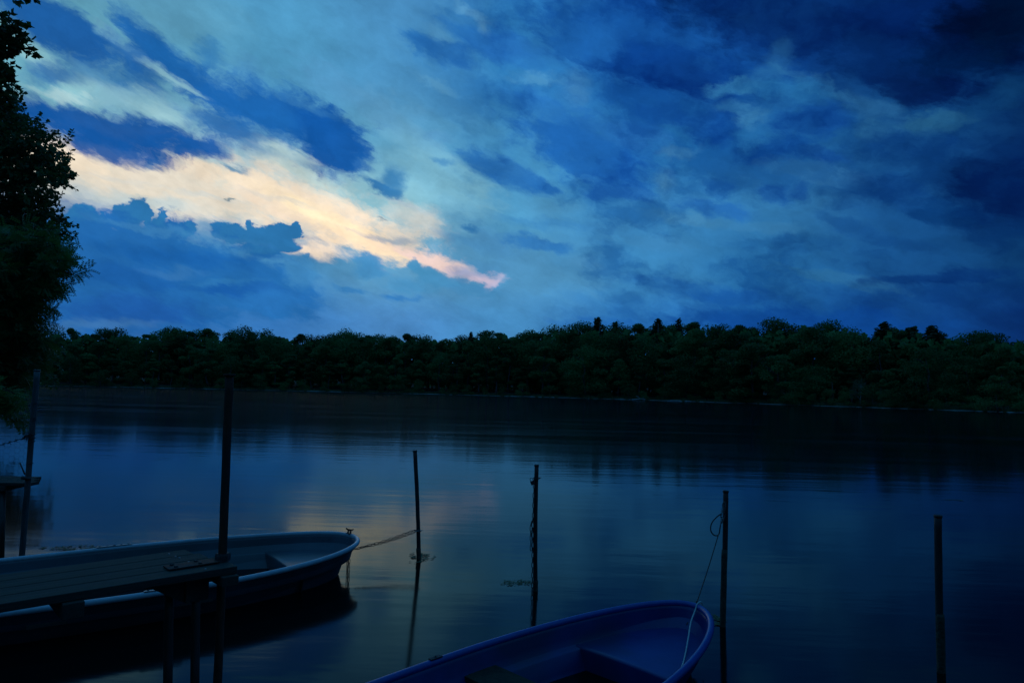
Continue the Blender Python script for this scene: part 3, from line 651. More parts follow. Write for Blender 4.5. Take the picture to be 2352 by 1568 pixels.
def trunk_bm(h, r_, seed, limbs=5, bend=.25):
    random.seed(seed); bm = bmesh.new(); p = Vector((0, 0, -.3)); pts = [p.copy()]
    for k in range(6):
        p = p + Vector((random.uniform(-bend, bend), random.uniform(-bend, bend), h / 6)); pts.append(p.copy())
    tube(bm, pts, [r_ * (1.15 - .85 * i / 6) for i in range(7)], 7)
    for k in range(limbs):
        i = random.randint(2, 5); a = random.uniform(0, 2 * math.pi); L_ = h * random.uniform(.18, .34)
        q = pts[i]; e = q + Vector((math.cos(a) * L_, math.sin(a) * L_, L_ * random.uniform(.5, 1.0))); md = (q + e) / 2 + Vector((0, 0, L_ * .08))
        tube(bm, [q, md, e], [r_ * .42, r_ * .26, r_ * .08], 5)
    return bm
def tree_proto(name, VF, leafmat, barkmat, trunk):
    root = empty(name, (0, -400, -80))
    mesh_np('crown', VF[0], VF[1], leafmat, root); obj('trunk', trunk, barkmat, root)
    return root
def copy_tree(o):
    c = o.copy(); COL.objects.link(c)
    for ch in o.children:
        d = ch.copy(); COL.objects.link(d); d.parent = c
    return c
protos = {'broad': [], 'round': [], 'shrub': [], 'conifer': [], 'willow': []}
for s_ in range(7): protos['broad'].append(tree_proto('broadleaf_tree', crown_broad(20 + s_, w=(5.2, 6.4, 3.8, 5.8, 4.4, 7.0, 3.5)[s_], lobes=(26, 30, 18, 24, 20, 34, 16)[s_], leaf=(.34, .30, .32, .38, .30, .34, .31)[s_]), M['far_leaf'], M['far_bark'], trunk_bm(8, .16, s_)))
for s_ in range(2): protos['round'].append(tree_proto('broadleaf_tree', crown_broad(50 + s_, w=6.6, lobes=26, base=.3, n=5000, leaf=.34), M['far_leaf'], M['far_bark'], trunk_bm(8, .2, 9 + s_, 7)))
for s_ in range(3): protos['shrub'].append(tree_proto('shore_bush', crown_broad(60 + s_, h=10, w=12, lobes=18, base=.05, n=3200, leaf=.6), M['far_leaf'], M['far_bark'], trunk_bm(6, .2, 12 + s_)))
for s_ in range(2): protos['conifer'].append(tree_proto('conifer_tree', crown_conifer(70 + s_), M['far_conifer'], M['far_bark'], trunk_bm(9.6, .13, 15 + s_, 0, .06)))
for s_ in range(2): protos['willow'].append(tree_proto('willow_tree', crown_willow(80 + s_), M['willow'], M['birch_bark'] if s_ else M['far_bark'], trunk_bm(7, .14, 18 + s_, 4, .4)))
used = {}
def plant(kind, idx, loc, h, label, cat, group=None, wide=1.0):
    pr = protos[kind][idx % len(protos[kind])]
    if id(pr) in used: o = copy_tree(pr)
    else: o = pr; used[id(pr)] = 1
    o.location = loc; s_ = h / 10.0; o.scale = (s_ * wide, s_ * wide, s_); o.rotation_euler = (0, 0, random.uniform(0, 6.28))
    tag(o, label, cat, group); return o
# the line of the tree tops against the sky: (azimuth, top elevation) in degrees
TOPS = [(-60, 4.6), (-48, 4.5)] + []
for px_, py_ in [(60, 757), (150, 758), (300, 758), (400, 754), (470, 757), (560, 760), (640, 763), (700, 769), (745, 769), (800, 759), (850, 768), (950, 768), (1050, 772), (1100, 759), (1200, 756), (1300, 744), (1370, 742), (1420, 744), (1500, 740), (1620, 744), (1700, 737), (1780, 740), (1850, 732), (1940, 738), (1990, 752), (2040, 750), (2150, 753), (2200, 766), (2265, 757), (2310, 768), (2352, 774)]:
    d_ = ray(px_, py_); TOPS.append((math.degrees(math.atan2(d_.x, d_.y)), math.degrees(math.asin(d_.z))))
TOPS += [(48, 4.6), (60, 4.4), (85, 4.4)]
def top_el(az):
    for (a, ea), (b, eb) in zip(TOPS, TOPS[1:]):
        if a <= az <= b: return ea + (eb - ea) * (az - a) / (b - a)
    return 4.5
random.seed(21)
rows = [(26, 1.25, 'ridge'), (14, 1.45, 'middle'), (5, 1.5, 'front')]
g_ridge = 'broadleaf trees along the skyline of the wood across the lake'
g_mid = 'broadleaf trees in the middle of the wood across the lake'
g_front = 'broadleaf trees at the foot of the wood across the lake'
for back, step, nm in rows:
    az = -46 + random.uniform(0, 1)
    while az < 46:
        rr = shore_r(az) + back + random.uniform(-2.5, 2.5)
        z0 = hill(az, back) - .2
        full = EYE + rr * math.tan(R(top_el(az))) - z0
        if nm == 'ridge': h = full * random.uniform(1.0, 1.10); lab, grp = 'dark broadleaf tree whose crown makes the skyline of the wood across the lake', g_ridge
        elif nm == 'middle': h = full * random.uniform(.82, 1.0); lab, grp = 'dark broadleaf tree in the middle of the dense wood across the lake', g_mid
        else: h = full * random.uniform(.48, .80); lab, grp = 'dark broadleaf tree low on the far shore, at the foot of the wood', g_front
        where = 'left of the rusty pole' if az < -23 else ('between rusty and padlocked poles' if az < 2 else ('between padlocked and roped poles' if az < 17 else 'right of the roped pole'))
        lab = {'ridge': 'skyline tree of the wood across the lake, ', 'middle': 'tree midway up the wood across the lake, ', 'front': 'low tree at the foot of the wood across the lake, '}[nm] + where
        plant('broad' if random.random() < .86 else 'round', random.randint(0, 6), polar(az, rr, z0), h, lab, 'tree', grp, random.uniform(.78, 1.15) * (1.0 if nm != 'front' else 1.25))
        az += step * random.uniform(.65, 1.3) * 215 / rr * (1.0 if nm == 'ridge' else 1.1)
az = -44
while az < 46:
    h = random.uniform(2.2, 5.5); rr = shore_r(az) + random.uniform(-1.2, 2.4) + h * .12
    where = 'left of the rusty pole' if az < -23 else ('between rusty and padlocked poles' if az < 2 else ('between padlocked and roped poles' if az < 17 else 'right of the roped pole'))
    plant('shrub', random.randint(0, 2), polar(az, rr, .1), h, 'dark bush on the far shore, ' + where, 'bush', 'bushes along the far shore', random.uniform(.8, 1.2))
    az += random.uniform(.9, 2.0)
# the depths of the wood behind the trees one can make out: one dense mass of foliage
g = np.random.default_rng(77); n = 60000; A_ = g.uniform(-62, 70, n); C = []
for a in A_:
    bk_ = g.uniform(18, 40); rr = shore_r(a) + bk_; top = (EYE + rr * math.tan(R(top_el(a)))) * (.86 + .06 * math.sin(a * 2.1) * math.cos(a * 5.3))
    C.append(polar(a, rr, hill(a, bk_) + (top - hill(a, bk_)) * g.uniform(0, 1) ** .8))
C = np.array([tuple(c) for c in C]); Nn = g.normal(size=(n, 3)) + np.array([0, -.8, .6]); Nn /= np.linalg.norm(Nn, axis=1)[:, None]
V, F = quads_from(C, Nn, g.uniform(.8, 1.9, n)); o = mesh_np('woodland', V, F, M['far_leaf']); tag(o, 'dense dark depths of the wood behind the front trees across the lake', 'wood', kind='stuff')
# trees that can be told apart
def az_of(px_, py_=800):
    d_ = ray(px_, py_); return math.degrees(math.atan2(d_.x, d_.y))
def stand(kind, idx, px_, top_py, back, label, cat, wide=1.0, base=None):
    az = az_of(px_, top_py); rr = shore_r(az) + back; z0 = hill(az, back) - .1 if base is None else base
    d_ = ray(px_, top_py); ztop = EYE + rr * d_.z / math.hypot(d_.x, d_.y)
    return plant(kind, idx, polar(az, rr, z0), ztop - z0, label, cat, None, wide)
stand('conifer', 0, 1373, 729, 22, 'tallest dark conifer standing above the skyline right of the middle', 'tree', 2.2)
stand('conifer', 1, 1413, 738, 24, 'small pointed conifer top just right of the tallest conifer', 'tree', 1.6)
stand('conifer', 0, 1512, 732, 24, 'ragged conifer on the skyline, wider than the pointed one to its right', 'tree', 2.2)
stand('conifer', 1, 1559, 731, 26, 'slim conifer spike on the skyline right of the ragged conifer', 'tree', 1.3)
stand('conifer', 1, 2030, 740, 24, 'broad conifer crown sticking up where the right-hand skyline drops', 'tree', 2.6)
stand('conifer', 0, 1082, 762, 22, 'small conifer tip in the dip of the skyline near the middle', 'tree', 1.3)
stand('conifer', 0, 2140, 747, 24, 'dark stubby conifer among round crowns at the right of the skyline', 'tree', 2.8)
stand('conifer', 1, 2095, 749, 24, 'flat topped conifer on the right-hand skyline left of the stubby one', 'tree', 2.8)
stand('round', 0, 572, 746, 20, 'airy round crowned tree rising above the left-hand skyline', 'tree', .95)
stand('round', 1, 797, 754, 20, 'domed broadleaf crown breaking the skyline left of the middle', 'tree', 1.0)
stand('round', 0, 398, 749, 22, 'rounded crown standing up from the skyline at the far left', 'tree', 1.0)
stand('round', 1, 2258, 747, 22, 'large round crown at the right end of the skyline', 'tree', 1.05)
stand('round', 1, 1208, 750, 22, 'round crown on the skyline where the wood starts to rise', 'tree', .9)
stand('willow', 0, 1806, 846, 2.2, 'tall pale willow drooping over the far shore on the right', 'tree', 1.05, .1)
stand('willow', 1, 1975, 856, 2.0, 'slender drooping tree with a pale crooked trunk at the far shore', 'tree', .75, .1)
stand('shrub', 0, 2033, 894, 1.8, 'pale grey-green bush at the water right of the crooked pale trunk', 'bush', .9, .05).children[0].data
stand('shrub', 1, 1686, 898, 1.6, 'low pale bush at the water between the driftwood and the willow', 'bush', 1.1, .05)
for k, (px_, p2, top) in enumerate([(1911, 1911, 878)]):
    az = az_of(px_); rr = shore_r(az) + 2.4; b_ = polar(az, rr, .1); t_ = EYE + rr * ray(p2, top).z
    bm = bmesh.new(); tube(bm, [(0, 0, 0), (.15, .1, t_ * .5), (-.1, 0, t_)], [.13, .10, .05], 8); tube(bm, [(.15, .1, t_ * .5), (.9, .2, t_ * .72)], [.06, .02], 6)
    o = obj('bare_trunk', bm, M['far_bark']); o.location = b_
    tag(o, ['straight bare trunk standing at the far shore right of the willow', 'thin pale bare trunk in front of the wood right of the middle', 'thin pale trunk in the shade of the wood left of the middle'][k], 'tree')
# driftwood on the strand
b_ = polar(az_of(1470, 920), shore_r(az_of(1470, 920)) - .1, .12); bm = bmesh.new()
tube(bm, smooth_path([(-2.2, 0, 0), (-.8, .1, .12), (.6, 0, .25), (1.9, .1, .05)], 4), .13, 7); tube(bm, smooth_path([(.2, 0, .2), (-.5, 0, .75), (-1.1, .1, .95)], 4), .07, 6); tube(bm, [(.6, 0, .25), (1.1, 0, .8)], [.07, .03], 6)
o = obj('driftwood', bm, M['birch_bark']); o.location = b_; tag(o, 'bleached driftwood branch lying on the pale beach across the lake', 'driftwood')
b_ = polar(az_of(1560, 925), shore_r(az_of(1560, 925)) - .2, .08); bm = bmesh.new()
tube(bm, smooth_path([(-3, 0, 0), (0, .1, .1), (3.2, 0, .0)], 4), .12, 7)
o = obj('driftwood', bm, M['birch_bark']); o.location = b_; tag(o, 'long straight pale log at the waterline right of the forked driftwood', 'driftwood')
# grass and reeds along the far shore
g = np.random.default_rng(3); n = 9000; A_ = g.uniform(-44, 44, n); C = np.array([polar(a, shore_r(a) + abs(g.normal()) * 1.3 + .5, 0) for a in A_])
hh = g.uniform(.3, 1.0, n); V = np.zeros((n, 4, 3)); ww = .12
V[:, 0] = C + [-ww, 0, 0]; V[:, 1] = C + [ww, 0, 0]; V[:, 2] = C + np.stack([g.normal(size=n) * .12 + .03, g.normal(size=n) * .1, hh], 1); V[:, 3] = V[:, 2] - [.06, 0, .02]
o = mesh_np('shore_grass', V.reshape(-1, 3), np.arange(4 * n).reshape(-1, 4), M['reed']); tag(o, 'thin grass and reeds fringing the far shore', 'grass', kind='stuff')

# ------------------------------------------------------------------ near trees at the left edge
def grow_tree(name, label, trunk_pts, r0_, clumps, leafmat, leaf, per, style, seed, spread, droop):
    # clumps: world positions of leafy sprays; each gets a limb from the trunk, twigs, and leaves
    g = np.random.default_rng(seed); random.seed(seed)
    root = empty(name, trunk_pts[0]); o0 = Vector(trunk_pts[0])
    tp = smooth_path([Vector(p) - o0 for p in trunk_pts], 5); bm = bmesh.new()
    tube(bm, tp, [r0_ * (1 - .8 * i / (len(tp) - 1)) for i in range(len(tp))], 10)
    obj('trunk', bm, M['bark'], root)
    bm = bmesh.new(); LV = []; nleaf = 0
    for c in clumps:
        c = Vector(c) - o0
        dist = sorted(((p.xy - c.xy).length * .5 + abs(p.z - (c.z - (p.xy - c.xy).length * .35)), i) for i, p in enumerate(tp[2:]))
        i = dist[0][1] + 2; q = tp[i]
        md = q.lerp(c, .55) + Vector((g.normal() * .15, g.normal() * .15, .12 * (c - q).length * .6))
        if random.random() < .55: tube(bm, smooth_path([q, md, c], 4), [max(.008, (r0_ * .2) * (1 - .93 * k / 8)) for k in range(9)], 5)
        out = (c - q).normalized()
        for t in range(per):
            d = Vector((out.x * .7, out.y * .4, out.z * .2)) + Vector((g.normal() * .75, g.normal() * .75, g.normal() * .5 - droop)); d.normalize()
            L_ = spread * g.uniform(.45, 1.15); s0 = c + Vector((g.normal(), g.normal(), g.normal())) * spread * .42
            e = s0 + d * L_ - Vector((0, 0, droop * L_ * .4))
            tube(bm, [s0, (s0 + e) / 2 + Vector((0, 0, .03 * L_)), e], [.007, .005, .0025], 4, caps=False)
            x, y = frame_for(d); nl = int(L_ / leaf * (4.6 if style != 'ash' else 2.6))
            for k in range(nl):
                f = (k + .6) / nl; p = s0.lerp(e, f)
                if style == 'ash':      # a feathery leaf: paired narrow leaflets on a stalk
                    sd = (x * math.cos(k * 2.4) + y * math.sin(k * 2.4)); st = (d * .6 + sd * .8 + Vector((0, 0, -.35))).normalized()
                    wv = st.cross(Vector((g.normal() * .4, g.normal() * .4, 1))).normalized(); SL = leaf * 2.6
                    for j in range(5):
                        b0 = p + st * SL * (j + 1) / 5
                        for sg in (-1, 1):
                            ld = (wv * sg + st * .55).normalized(); t2 = ld.cross(st.cross(wv)).normalized() * leaf * .2
                            LV += [b0, b0 + ld * leaf * .45 + t2, b0 + ld * leaf, b0 + ld * leaf * .45 - t2]
                else:
                    ld = (d * .5 + x * g.normal() + y * g.normal() + Vector((0, 0, -.3))).normalized(); nn = Vector((g.normal() * .6, g.normal() * .6, 1)).normalized()
                    t2 = ld.cross(nn).normalized() * leaf * (.45 if style == 'maple' else .4); sz = leaf * g.uniform(.65, 1.2)
                    tip = p + ld * sz
                    if style == 'maple':   # broad lobed leaf: two overlapping blades
                        LV += [p, p + ld * sz * .45 + t2, tip, p + ld * sz * .35 - t2]
                        l2 = (ld + t2.normalized() * .9).normalized(); l3 = (ld - t2.normalized() * .9).normalized()
                        LV += [p, p + l2 * sz * .75, p + ld * sz * .5, p + l3 * sz * .75]
                    else: LV += [p, p + ld * sz * .5 + t2, tip, p + ld * sz * .5 - t2]
    obj('branches', bm, M['bark'], root)
    V = np.array([tuple(v) for v in LV]); mesh_np('crown', V, np.arange(len(V)).reshape(-1, 4), leafmat, root)
    tag(root, label, 'tree'); return root
def edge_clumps(profile, depth, dj, stepx, stepy, left, seed, jit=.5, inset=0):
    # clump centres filling the crown from its outer edge (azimuth side) back to beyond the frame
    g = np.random.default_rng(seed); out = []
    y0, y1 = profile[0][0], profile[-1][0]; y = y0
    while y <= y1:
        for (ya, xa), (yb, xb) in zip(profile, profile[1:]):
            if ya <= y <= yb: xe = xa + (xb - xa) * (y - ya) / max(1, yb - ya); break
        x = xe - inset - g.uniform(0, stepx * .4)
        while x > left:
            if g.uniform() > .06: out.append(at_d(x + g.normal() * stepx * .2, y + g.normal() * stepy * .3, depth + g.uniform(-dj, dj)))
            x -= stepx * g.uniform(.7, 1.3)
        y += stepy
    return out
maple = edge_clumps([(58, 8), (74, 26), (95, 42), (116, 24)], 8.0, .35, 26, 17, -160, 1) + edge_clumps([(150, -6), (168, 2), (184, 22), (200, 42), (214, 22), (228, 8)], 8.0, .35, 24, 15, -160, 2) + [at_d(48, -24, 8.0), at_d(-60, -70, 8.2)]
maple += [at_d(x, y, 8.2 + .4 * math.sin(x)) for x in range(-520, -140, 70) for y in range(-260, 260, 62)]
grow_tree('maple_tree', 'broad leaved dark maple reaching in at the top left corner', [(-8.6, 7.4, .8), (-8.7, 7.6, 3), (-8.9, 7.9, 5.4), (-8.8, 8.0, 8.4)], .17, maple, M['leaf_maple'], .085, 7, 'maple', 31, .17, .15)
oak = edge_clumps([(240, 20), (262, 40), (290, 66), (318, 84), (345, 118), (372, 136), (402, 138), (422, 84), (445, 76), (470, 116), (505, 122), (535, 116), (560, 90), (640, 80), (700, 60)], 15.5, 1.3, 25, 17, -340, 3)
grow_tree('oak_tree', 'fine leaved dark tree filling the left edge under the maple', [(-16.6, 16.0, .7), (-16.4, 15.9, 3.5), (-16.7, 15.6, 7.0), (-16.3, 15.6, 10.2), (-16.0, 15.5, 12.0)], .34, oak, M['leaf_oak'], .10, 11, 'oak', 41, .34, .05)
ash = edge_clumps([(548, 60), (566, 112), (582, 150), (598, 122), (618, 142), (642, 100), (664, 120), (690, 112), (706, 78), (735, 92), (760, 66), (790, 78), (815, 50), (840, 58), (858, 30), (872, 12), (885, -10)], 11.6, .9, 26, 20, -330, 4) + [at_d(-6, 912, 9.6), at_d(-24, 920, 9.6), at_d(-46, 910, 9.6)]
grow_tree('ash_tree', 'feathery green ash hanging low over the water at the left edge', [(-13.4, 11.8, .6), (-13.2, 11.9, 2.2), (-13.4, 12.0, 4.4), (-12.6, 11.9, 6.0)], .2, ash, M['leaf_ash'], .062, 9, 'ash', 51, .28, .22)

bush = edge_clumps([(775, 96), (805, 112), (835, 96), (862, 62), (885, 34), (905, 10)], 22.0, 1.6, 24, 14, -360, 9)
grow_tree('bank_tree', 'low dark tree hanging over the water from the left bank behind the ash', [(-21.5, 23.5, .5), (-21.2, 23.0, 1.6), (-20.8, 22.6, 3.0), (-20.4, 22.4, 4.4)], .16, bush, M['leaf_oak'], .13, 8, 'oak', 61, .5, .3)

# fallen branch in the water beyond the left hand jetty
bm = bmesh.new(); a_, b_ = at_z(-60, 938, .05), at_z(112, 931, .12)
tube(bm, smooth_path([a_, a_.lerp(b_, .4) + Vector((0, 0, .1)), a_.lerp(b_, .8) + Vector((0, 0, .06)), b_], 5), [.09 * (1 - .7 * k / 15) for k in range(16)], 7)
c_ = at_z(84, 934, .1); tube(bm, [c_, c_ + Vector((.2, 0, -.2))], [.05, .03], 5); tube(bm, [c_, c_ + Vector((.35, 0, .16))], [.03, .012], 5)
o = obj('fallen_branch', bm, M['bark'], loc=a_); tag(o, 'long thin fallen branch lying in the water behind the leaning pole', 'branch')

# ------------------------------------------------------------------ mooring poles
def pole(name, top, base, r_, label, mats, cap=True, crust=None, below=.9, group='mooring poles in the lake'):
    top, base = Vector(top), Vector(base); ax = (top - base); L_ = ax.length; d = ax.normalized()
    root = empty(name, base); q = Vector((0, 0, 1)).rotation_difference(d); root.rotation_euler = q.to_euler()
    bm = bmesh.new(); n = 26; random.seed(int(abs(base.x) * 1000) + 3); bow = (random.uniform(-.007, .007), random.uniform(-.007, .007)); pts = []; rad = []
    for i in range(n + 1):
        z = -below + (L_ + below) * i / n; bw_ = math.sin(max(0, z) / L_ * math.pi); pts.append(Vector((random.uniform(-1, 1) * .0012 + bow[0] * bw_, random.uniform(-1, 1) * .0012 + bow[1] * bw_, z))); rad.append(r_ * (1 + random.uniform(-.02, .02)))
    tube(bm, pts, rad, 18); obj('shaft', bm, mats[0], root)
    if cap:
        bm = bmesh.new(); tube(bm, [(0, 0, L_ - .012), (0, 0, L_ - .01), (0, 0, L_ + .004), (0, 0, L_ + .007)], [r_ * 1.02, r_ * 1.14, r_ * 1.14, r_ * .9], 18); obj('cap', bm, mats[0], root)
    if crust:
        bm = bmesh.new(); k = 14; P_ = [Vector((0, 0, -.05 + (crust + .05) * i / k)) for i in range(k + 1)]
        tube(bm, P_, [r_ * (1.10 + random.uniform(0, .10)) if 0 < i < k else r_ * 1.01 for i in range(k + 1)], 18)
        obj('waterline_growth', bm, M['crust'], root)
    return tag(root, label, 'pole', group)
p3b, p3t = at_z(962, 1283, 0), None
p3t = at_d(953, 1035, p3b.y)
pole('mooring_pole', p3t, p3b, .0225, 'thin dark pole with the grey boat\'s chain tied round it', (M['post'],), crust=.12)
p4b = at_z(1230, 1356, 0); p4t = at_d(1232.5, 1068, p4b.y)
pole('mooring_pole', p4t, p4b, .0205, 'dark pole with a padlock and a chain hanging down its left side', (M['post'],), crust=.1)
p5b = at_z(1660, 1437, 0); p5t = at_d(1667, 1127.5, p5b.y)
pole('mooring_pole', p5t, p5b, .0215, 'dark pole behind the blue boat with a rope loop lashed to it', (M['post'],), crust=.62)
p6b = at_z(2162, 1543, 0); p6t = at_d(2154.5, 1184, p6b.y)
pole('mooring_pole', p6t, p6b, .0245, 'bare dark pole standing alone at the far right', (M['post'],), crust=.40)

# ------------------------------------------------------------------ near jetty
ZD = .95
C1 = at_z(546, 1299, ZD); dirx = Vector((math.cos(R(43.5)), math.sin(R(43.5)), 0)); nrm = Vector((-dirx.y, dirx.x, 0))
jetty = empty('jetty', C1, (0, 0, R(43.5)))
# local frame: x towards the end (end at x=0), y across (0 near edge .. .55 far edge), z=0 top
BW = .137
random.seed(4)
for k in range(4):
    bm = bmesh.new(); L_ = 3.4; xe = [-0.0, -.015, -.05, -.085][k]
    vs = box(bm, (-L_ / 2 + xe, BW * (k + .5), -.02), (L_, BW - .0045, .038)); bevel(bm, .004, 2)
    o = obj('board', bm, M['wood'], jetty, smooth=False, loc=(-L_ / 2, BW * (k + .5), 0)); o.rotation_euler = (R(random.uniform(-.5, .5)), 0, 0)
for xc, wd, dp in ((-.045, .085, .05), (-.74, .085, .07), (-2.0, .1, .07)):
    bm = bmesh.new(); box(bm, (xc, .27, -.04 - dp / 2), (wd, .60, dp)); bevel(bm, .004)
    obj('crossbeam', bm, M['beam'], jetty, smooth=False, loc=(xc, .27, -.04))
def loc_of(p): return jetty_inv @ Vector(p)
jetty_inv = (Matrix.Translation(C1) @ Matrix.Rotation(R(43.5), 4, 'Z')).inverted()
for (px_, ytop, pyb, dy, r_) in ((388, 1326, 1568, .02, .0225), (450, 1322, 1568, .10, .022)):
    t_ = loc_of(at_z(px_, ytop, ZD - .05)); t_.y = max(t_.y, dy); t_.z = -.045
    tw = (Matrix.Translation(C1) @ Matrix.Rotation(R(43.5), 4, 'Z')) @ t_
    bw_ = at_d(px_ - 2.5, pyb, tw.y); bl = loc_of(bw_); ext = (bl - t_) * 1.6
    bm = bmesh.new(); tube(bm, [t_, t_ + ext * .25, t_ + ext * .5, t_ + ext], r_, 16); obj('leg', bm, M['pipe'], jetty, loc=tuple(t_))
    if px_ == 450:      # wooden block and brace on top of the second leg
        bm = bmesh.new(); box(bm, (t_.x, t_.y, -.105), (.115, .07, .13)); bevel(bm, .005); obj('bearer_block', bm, M['beam'], jetty, smooth=False, loc=tuple(t_))
        bm = bmesh.new(); v = [bm.verts.new(p) for p in [(t_.x - .26, t_.y - .02, -.045), (t_.x - .06, t_.y - .02, -.045), (t_.x - .06, t_.y - .02, -.17), (t_.x - .26, t_.y + .02, -.045), (t_.x - .06, t_.y + .02, -.045), (t_.x - .06, t_.y + .02, -.17)]]
        for f in ((0, 1, 2), (5, 4, 3), (0, 3, 4, 1), (1, 4, 5, 2), (2, 5, 3, 0)): bm.faces.new([v[i] for i in f])
        obj('brace', bm, M['beam'], jetty, smooth=False, loc=(t_.x - .15, t_.y, -.1))
nl = [(403, 1293), (415, 1297), (457, 1304), (499, 1302), (520, 1311), (372, 1284), (440, 1299), (425, 1313)]
for px_, py_ in [(388, 1272), (403, 1277.5), (412, 1280.5), (433, 1290), (456, 1299.5), (472, 1306)]:
    q_ = loc_of(at_z(px_, py_, ZD)); bm = bmesh.new()
    tube(bm, [(q_.x, q_.y, -.004), (q_.x, q_.y, .0035)], [.0055, .0045], 8); obj('nail_head', bm, M['steel'], jetty, loc=tuple(q_))
tag(jetty, 'narrow wooden jetty of four long weathered boards in front of the grey boat', 'jetty')
# rusty pole at the end of the jetty, held by a bolted plate
pj = at_z(512, 1274, ZD + .03); ptop = at_d(527, 861, pj.y + .01); pbot = at_d(500, 1568, pj.y - .02); pbot = pbot + (pbot - pj) * .5
rp = empty('rusty_pole', (pj.x, pj.y, 0))
o0 = Vector((pj.x, pj.y, 0))
bm = bmesh.new(); n = 22; tube(bm, [(ptop.lerp(pbot, i / n)) - o0 + Vector((random.uniform(-1, 1), random.uniform(-1, 1), 0)) * .0008 for i in range(n + 1)], [.0225 * (1 + random.uniform(-.025, .025)) for i in range(n + 1)], 18)
obj('shaft', bm, M['rust'], rp)
bm = bmesh.new(); tl = ptop - o0; tube(bm, [tl + Vector((0, 0, -.006)), tl + Vector((0, 0, -.004)), tl + Vector((0, 0, .006))], [.028, .0315, .031], 18); obj('cap', bm, M['rust'], rp)
bm = bmesh.new(); cl = pj - o0; tube(bm, [cl + Vector((0, 0, -.03)), cl + Vector((0, 0, .0)), cl + Vector((0, 0, .012))], [.040, .040, .036], 6); obj('collar', bm, M['iron'], rp, smooth=False)
bm = bmesh.new(); rm = Matrix.Rotation(R(43.5), 3, 'Z'); pc = cl + rm @ Vector((-.16, .0, -.024)); box(bm, pc, (.25, .095, .008), rm); bevel(bm, .002)
pl = obj('bracket_plate', bm, M['rust'], rp, smooth=False, loc=tuple(pc))
for dx, dy in ((-.09, .025), (-.085, -.025), (.03, .028), (.035, -.025)):
    bm = bmesh.new(); q_ = rm @ Vector((dx, dy, 0)); tube(bm, [q_ + Vector((0, 0, .003)), q_ + Vector((0, 0, .012))], [.011, .009], 6); obj('bolt', bm, M['iron'], pl, smooth=False)
tag(rp, 'tall rusty pole bolted to the end of the near jetty, rising above the far shore', 'pole')

# ------------------------------------------------------------------ left hand jetty with the leaning pole and its wire
ZL = .82
e1 = at_z(66, 1109, ZL)
lj = empty('jetty', e1, (0, 0, R(1.5)))
for k in range(3):
    bm = bmesh.new(); xk = -.10 * k; box(bm, (-1.75 + xk, .09 + .17 * k, -.018), (3.5, .163, .034)); bevel(bm, .004); obj('board', bm, M['wood'], lj, smooth=False, loc=(-1.75, .09 + .17 * k, 0))
for xc in (-.30, -1.4, -2.6):
    bm = bmesh.new(); box(bm, (xc, .24, -.062), (.12, .50, .05)); bevel(bm, .004); obj('crossbeam', bm, M['beam'], lj, smooth=False, loc=(xc, .26, -.06))
for (px_, yy) in ((8, .06), (-40, .45)):
    tw = at_d(px_, 1125, e1.y + yy); bt = at_d(px_ - 3, 1300, e1.y + yy); t_ = tw - e1; b_ = bt - e1; t_.z = -.04
    bm = bmesh.new(); tube(bm, [t_, t_.lerp(b_, .5), b_ + (b_ - t_) * .4], .024, 14); obj('leg', bm, M['pipe'], lj)
tag(lj, 'dark wooden jetty end with a pipe leg at the left edge, beside the leaning pole', 'jetty')
q1, q0 = at_d(85.5, 850, e1.y - .03), at_d(50, 1285, e1.y - .03)
lp = pole('leaning_pole', q1, q0, .0275, 'tall bluish pole leaning right at the left edge with wire twisted round it', (M['pipe'],), below=.5, group='poles with wire')
lp.pop('group', None) if 'group' in lp.keys() else None
def on_pole(py_): return q1.lerp(q0, (py_ - 850) / (1285 - 850))
# wire netting and barbed wire between the pole and the bank
wf_ = empty('wire_fence', on_pole(1000)); o0 = Vector(on_pole(1000))
bm = bmesh.new(); A_ = on_pole(1001); B_ = at_d(-60, 1030, e1.y - .05); pth = smooth_path([A_ - o0, A_.lerp(B_, .35) - o0 + Vector((0, 0, -.02)), A_.lerp(B_, .7) - o0 + Vector((0, 0, -.025)), B_ - o0], 10)
tube(bm, pth, .004, 6)
for k in range(2, len(pth) - 1, 3):
    for s_ in (-1, 1): tube(bm, [pth[k] + Vector((-.02 * s_, 0, -.022)), pth[k], pth[k] + Vector((.016 * s_, .01, .024))], [.0015, .004, .0015], 5)
random.seed(9)
knot = [Vector((random.uniform(-.09, .02), random.uniform(-.05, .02), random.uniform(-.06, .045))) for _ in range(14)]
tube(bm, smooth_path(knot, 5), .0042, 6)
for _ in range(9):
    c_ = random.choice(knot); d_ = Vector((random.uniform(-1, 1), random.uniform(-1, 1), random.uniform(-1, 1))).normalized() * .035; tube(bm, [c_ - d_, c_, c_ + d_], [.0012, .0035, .0012], 5)
obj('barbed_wire', bm, M['iron'], wf_)
bm = bmesh.new()
for py_, t_ in ((927, .05), (961, .07), (966, .06), (1000, .06), (1008, .07), (1016, .05), (1066, .04)):
    c_ = on_pole(py_) - o0; tube(bm, [c_ + Vector((math.cos(a) * .031, math.sin(a) * .031, .006 * math.sin(a))) for a in [k * math.pi / 7 for k in range(14)]], .0028, 5, closed=True)
    tube(bm, [c_ + Vector((.02, -.025, 0)), c_ + Vector((.02 + t_, -.03, .012))], [.0025, .0012], 5)
obj('wire_ties', bm, M['iron'], wf_)
bm = bmesh.new(); a_h = .045; z0_ = 1012
def hx(i, j, s_=.034):      # hexagonal netting hung from the barbed wire
    return Vector((-.05 - i * s_ * 1.5, .015 * math.sin(i * .7), -.05 - j * s_ * 1.732 - (i % 2) * s_ * .866))
